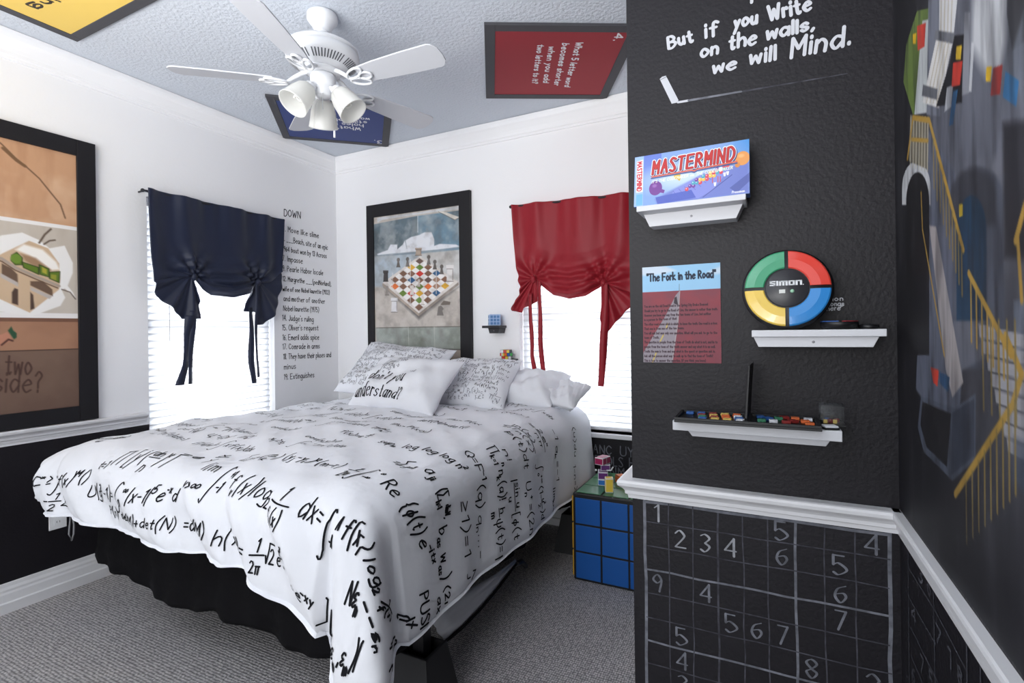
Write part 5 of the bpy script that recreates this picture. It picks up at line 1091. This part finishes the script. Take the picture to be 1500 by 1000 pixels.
ou = nt.nodes.new('ShaderNodeOutputMaterial'); tr = nt.nodes.new('ShaderNodeBsdfTransparent'); gl = nt.nodes.new('ShaderNodeBsdfGlossy'); mx = nt.nodes.new('ShaderNodeMixShader'); tr.inputs[0].default_value = (.93, .94, .95, 1); gl.inputs['Roughness'].default_value = .1
mx.inputs['Fac'].default_value = .045; nt.links.new(tr.outputs[0], mx.inputs[1]); nt.links.new(gl.outputs[0], mx.inputs[2]); nt.links.new(mx.outputs[0], ou.inputs[0])
o = thing('shaker_box', 'small clear plastic box with black base and coloured cubes at the low shelf end', 'game piece', (.140, 1.482, tz))
qx0, qx1, qy0, qy1 = .112, .160, 1.452, 1.506
MB().box((qx0-.003, qy0-.003, tz+.0002), (qx1+.003, qy1+.003, tz+.006)).build('base', body, o, bevel=.001)
m = MB(); zq = tz+.0062; wq = .0014
for lo, hi in (((qx0, qy0, zq), (qx1, qy0+wq, zq+.044)), ((qx0, qy1-wq, zq), (qx1, qy1, zq+.044)), ((qx0, qy0+wq, zq), (qx0+wq, qy1-wq, zq+.044)), ((qx1-wq, qy0+wq, zq), (qx1, qy1-wq, zq+.044)), ((qx0, qy0, zq+.044), (qx1, qy1, zq+.0455))): m.box(lo, hi)
m.build('clear_cover', clear, o)
for i, (x, y, c) in enumerate(((.122, 1.466, Y_), (.133, 1.474, R_), (.143, 1.468, Y_), (.148, 1.488, R_), (.128, 1.490, B_))):
    M_ = Matrix.Translation((x, y, zq+.0001)) @ Matrix.Rotation(i*.7, 4, 'Z'); MB().box((-.0042, -.0042, 0), (.0042, .0042, .0084), 0, M_).build('cube', tm[c], o)

# ------------------------------------------------------------------ small shelves on the back wall
blam = mat('black shelf laminate', (38, 38, 42), .45, .4)
def bshelf(label, x0, x1, z0, z1, screw):
    shelf(label, YB, x0, x1, z0, z1, .115, x0+(x1-x0)*.28, x1-(x1-x0)*.05, x0+(x1-x0)*.36, x1-(x1-x0)*.12, z0-.036, .095, None, 'small black shelves on the back wall', blam, True)
bshelf('small black wall shelf under the pale blue puzzle block', -1.765, -1.632, 1.310, 1.327, True)
kz = hit(746, 526.5, 1, YB-.1)[2]
bshelf('small black wall shelf just above the pillows under the multicoloured puzzle cube', -1.670, -1.545, kz-.016, kz, True)
o = thing('puzzle_block', 'pale blue puzzle block of small squares on the upper black shelf', 'puzzle', (-1.700, 3.10, 1.3272))
M0 = Matrix.Translation((-1.697, 3.108, 1.3274)) @ Matrix.Rotation(.62, 4, 'Z')
s = .038; MB().box((-s, -s, 0), (s, s, .076), 0, M0).build('core', mat('pale blue puzzle plastic', (178, 200, 232), .4, .4), o, bevel=.002)
sq = mat('steel blue puzzle square', (92, 134, 186), .4, .4); m = MB()
for i in range(3):
    for j in range(3):
        a, b = -s+.006+i*.0225, .006+j*.0225
        m.box((a, -s-.0012, b), (a+.0175, -s-.0001, b+.0175), 0, M0); m.box((-s-.0012, a, b), (-s-.0001, a+.0175, b+.0175), 0, M0); m.box((s+.0001, a, b), (s+.0012, a+.0175, b+.0175), 0, M0); m.box((a, -s+.006+j*.0225, .0761), (a+.0175, -s+.0235+j*.0225, .077), 0, M0)
m.build('stickers', sq, o)
pal = {'r': (196, 52, 48), 'b': (48, 96, 176), 'y': (226, 200, 68), 'g': (70, 158, 82), 'w': (226, 228, 232), 'o': (224, 112, 50), 'k': (34, 34, 38)}
stk = {k: mat('puzzle sticker '+n, pal[k], .35, .4) for k, n in zip('rbygwok', ('red', 'blue', 'yellow', 'green', 'white', 'orange', 'dark'))}
o = thing('puzzle_cube', 'multicoloured twisted puzzle cube on the lower black shelf above the pillows', 'puzzle', (-1.608, 3.105, kz))
fa = [('wbr', 'yrb'), ('brw', 'gyw'), ('ryk', 'ygr')]
for lv in range(3):
    M1 = Matrix.Translation((-1.608, 3.108, kz+.0002+lv*.0215)) @ Matrix.Rotation((.55, .95, .20)[lv], 4, 'Z'); s = .032
    ly_ = MB().box((-s, -s, 0), (s, s, .0212), 0, M1).build('layer', body, o, bevel=.001)
    for i in range(3):
        for f in range(2):
            c = 'rbygwo'[(i*2+f*3+lv*5) % 6]; a = -s+.0012+i*.0212; mm = MB()
            if f == 0: mm.box((a, -s-.001, .0012), (a+.019, -s-.0001, .0202), 0, M1)
            else: mm.box((-s-.001, a, .0012), (-s-.0001, a+.019, .0202), 0, M1)
            mm.build('sticker', stk[c], ly_)
    if lv == 2:
        for i in range(3):
            for j in range(3): MB().box((-s+.0012+i*.0212, -s+.0012+j*.0212, .0213), (-s+.0202+i*.0212, -s+.0202+j*.0212, .0222), 0, M1).build('sticker', stk['wgybro'[(i*2+j) % 6]], ly_)

# ------------------------------------------------------------------ cube nightstand and its puzzles
nx0, ny0, nz0, nz1, ns = -.916, 2.50, .012, .448, .440
nt_ = thing('cube_nightstand', 'black cube nightstand with blue front squares and green top squares', 'nightstand', (nx0+ns/2, ny0+ns/2, 0))
MB().box((nx0, ny0, .001), (nx0+ns, ny0+ns, nz1)).build('body', mat('black cube frame', (22, 22, 25), .5, .4), nt_, bevel=.006)
bm_, gm_, ym_ = mat('blue cube panel', (22, 84, 158), .4, .4), mat('green cube panel', (58, 118, 78), .3, .45), mat('yellow cube panel', (196, 150, 48), .45, .4)
for i in range(3):
    for j in range(3):
        a, b, w = .014+i*.1405, .014+j*.1405, .131
        p = MB().box((nx0+a, ny0-.004, b), (nx0+a+w, ny0-.0002, b+w)).build('panel', bm_, nt_, bevel=.003)
        p = MB().box((nx0+a, ny0+b, nz1+.0002), (nx0+a+w, ny0+b+w, nz1+.004)).build('panel', gm_, nt_, bevel=.003)
        p = MB().box((nx0-.011, ny0+a, b), (nx0-.0002, ny0+a+w, b+w)).build('panel', ym_, nt_, bevel=.003)
zt = nz1+.0042
edge_w = mat('white puzzle edge', (224, 224, 230), .4, .4); mg, pu = mat('magenta puzzle panel', (158, 34, 84), .35, .4), mat('purple puzzle panel', (92, 36, 106), .35, .4); yb = mat('yellow puzzle panel', (222, 190, 70), .35, .4)
tp = hit(878, 711, 2, zt); o = thing('puzzle_tower', 'tall twisted puzzle tower of magenta purple and blue blocks on the nightstand', 'puzzle', tp)
def ebox(nm, c, hx, hy, z0, z1, rot, fm, parent, tm_=None):
    M_ = Matrix.Translation((c[0], c[1], 0)) @ Matrix.Rotation(rot, 4, 'Z')
    b = MB().box((-hx, -hy, z0), (hx, hy, z1), 0, M_).build(nm, edge_w, parent, bevel=.002); e = .004; mm = MB()
    n = max(1, int(round(hx/.022))); n2 = max(1, int(round(hy/.022)))
    for i in range(n):
        a0, a1 = -hx+2*hx*i/n+e*.6, -hx+2*hx*(i+1)/n-e*.6; mm.box((a0, -hy-.001, z0+e), (a1, -hy-.0001, z1-e), 0, M_)
    for i in range(n2):
        a0, a1 = -hy+2*hy*i/n2+e*.6, -hy+2*hy*(i+1)/n2-e*.6; mm.box((-hx-.001, a0, z0+e), (-hx-.0001, a1, z1-e), 0, M_); mm.box((hx+.0001, a0, z0+e), (hx+.001, a1, z1-e), 0, M_)
    mm.box((-hx+e, -hy+e, z1+.0001), (hx-e, hy-e, z1+.001), 0, M_); mm.build('panel', fm, b); return b
tx, ty_ = tp[0]+.012, tp[1]+.035
ebox('block', (tx, ty_), .024, .030, zt, zt+.032, .15, mat('blue puzzle panel', (30, 104, 176), .35, .4), o)
ebox('block', (tx-.002, ty_), .026, .034, zt+.0335, zt+.072, .3, pu, o); ebox('block', (tx+.008, ty_+.012), .024, .020, zt+.0735, zt+.108, .3, pu, o)
ebox('block', (tx-.004, ty_+.004), .025, .040, zt+.1095, zt+.148, -.25, mg, o)
mm = MB().tube([(tx+.022, ty_-.01, zt+.080), (tx+.046, ty_-.012, zt+.082), (tx+.058, ty_-.012, zt+.102)], .0035, 8); mm.ball((tx-.032, ty_-.030, zt+.080), .006); mm.build('hinge_arm', edge_w, o, smooth=True)
yp = hit(889, 721, 2, zt); o = thing('puzzle_box', 'small upright yellow puzzle box on the nightstand', 'puzzle', yp)
ebox('block', (yp[0]+.006, yp[1]+.02), .020, .022, zt, zt+.072, .35, yb, o)
wp, we = hit(901, 706, 2, zt), hit(931, 725, 2, zt); wc = (wp+we)/2; ang = math.atan2(we[1]-wp[1], we[0]-wp[0]); ln = np.linalg.norm((we-wp)[:2])/2
o = thing('puzzle_bar', 'long orange puzzle bar with mixed end cells lying on the nightstand corner', 'puzzle', wc)
Mb = Matrix.Translation((wc[0]+.015, wc[1]+.022, zt)) @ Matrix.Rotation(ang, 4, 'Z')
MB().box((-ln, -.022, .0002), (ln, .022, .042), 0, Mb).build('core', body, o, bevel=.002)
cells = 'oooygr'
for i in range(6):
    for r in range(2):
        a0, a1 = -ln+.002+2*(ln-.001)*i/6, -ln+2*(ln-.001)*(i+1)/6-.001; c = cells[i] if r or i < 4 else 'kyr'[i-4]
        MB().box((a0, -.0232, .002+r*.020), (a1, -.0221, .020+r*.020), 0, Mb).build('sticker', stk[c], o); MB().box((a0, -.020+r*.020, .0421), (a1, -.002+r*.020, .043), 0, Mb).build('sticker', stk['o' if i < 3 else 'wbr'[i-3]], o)
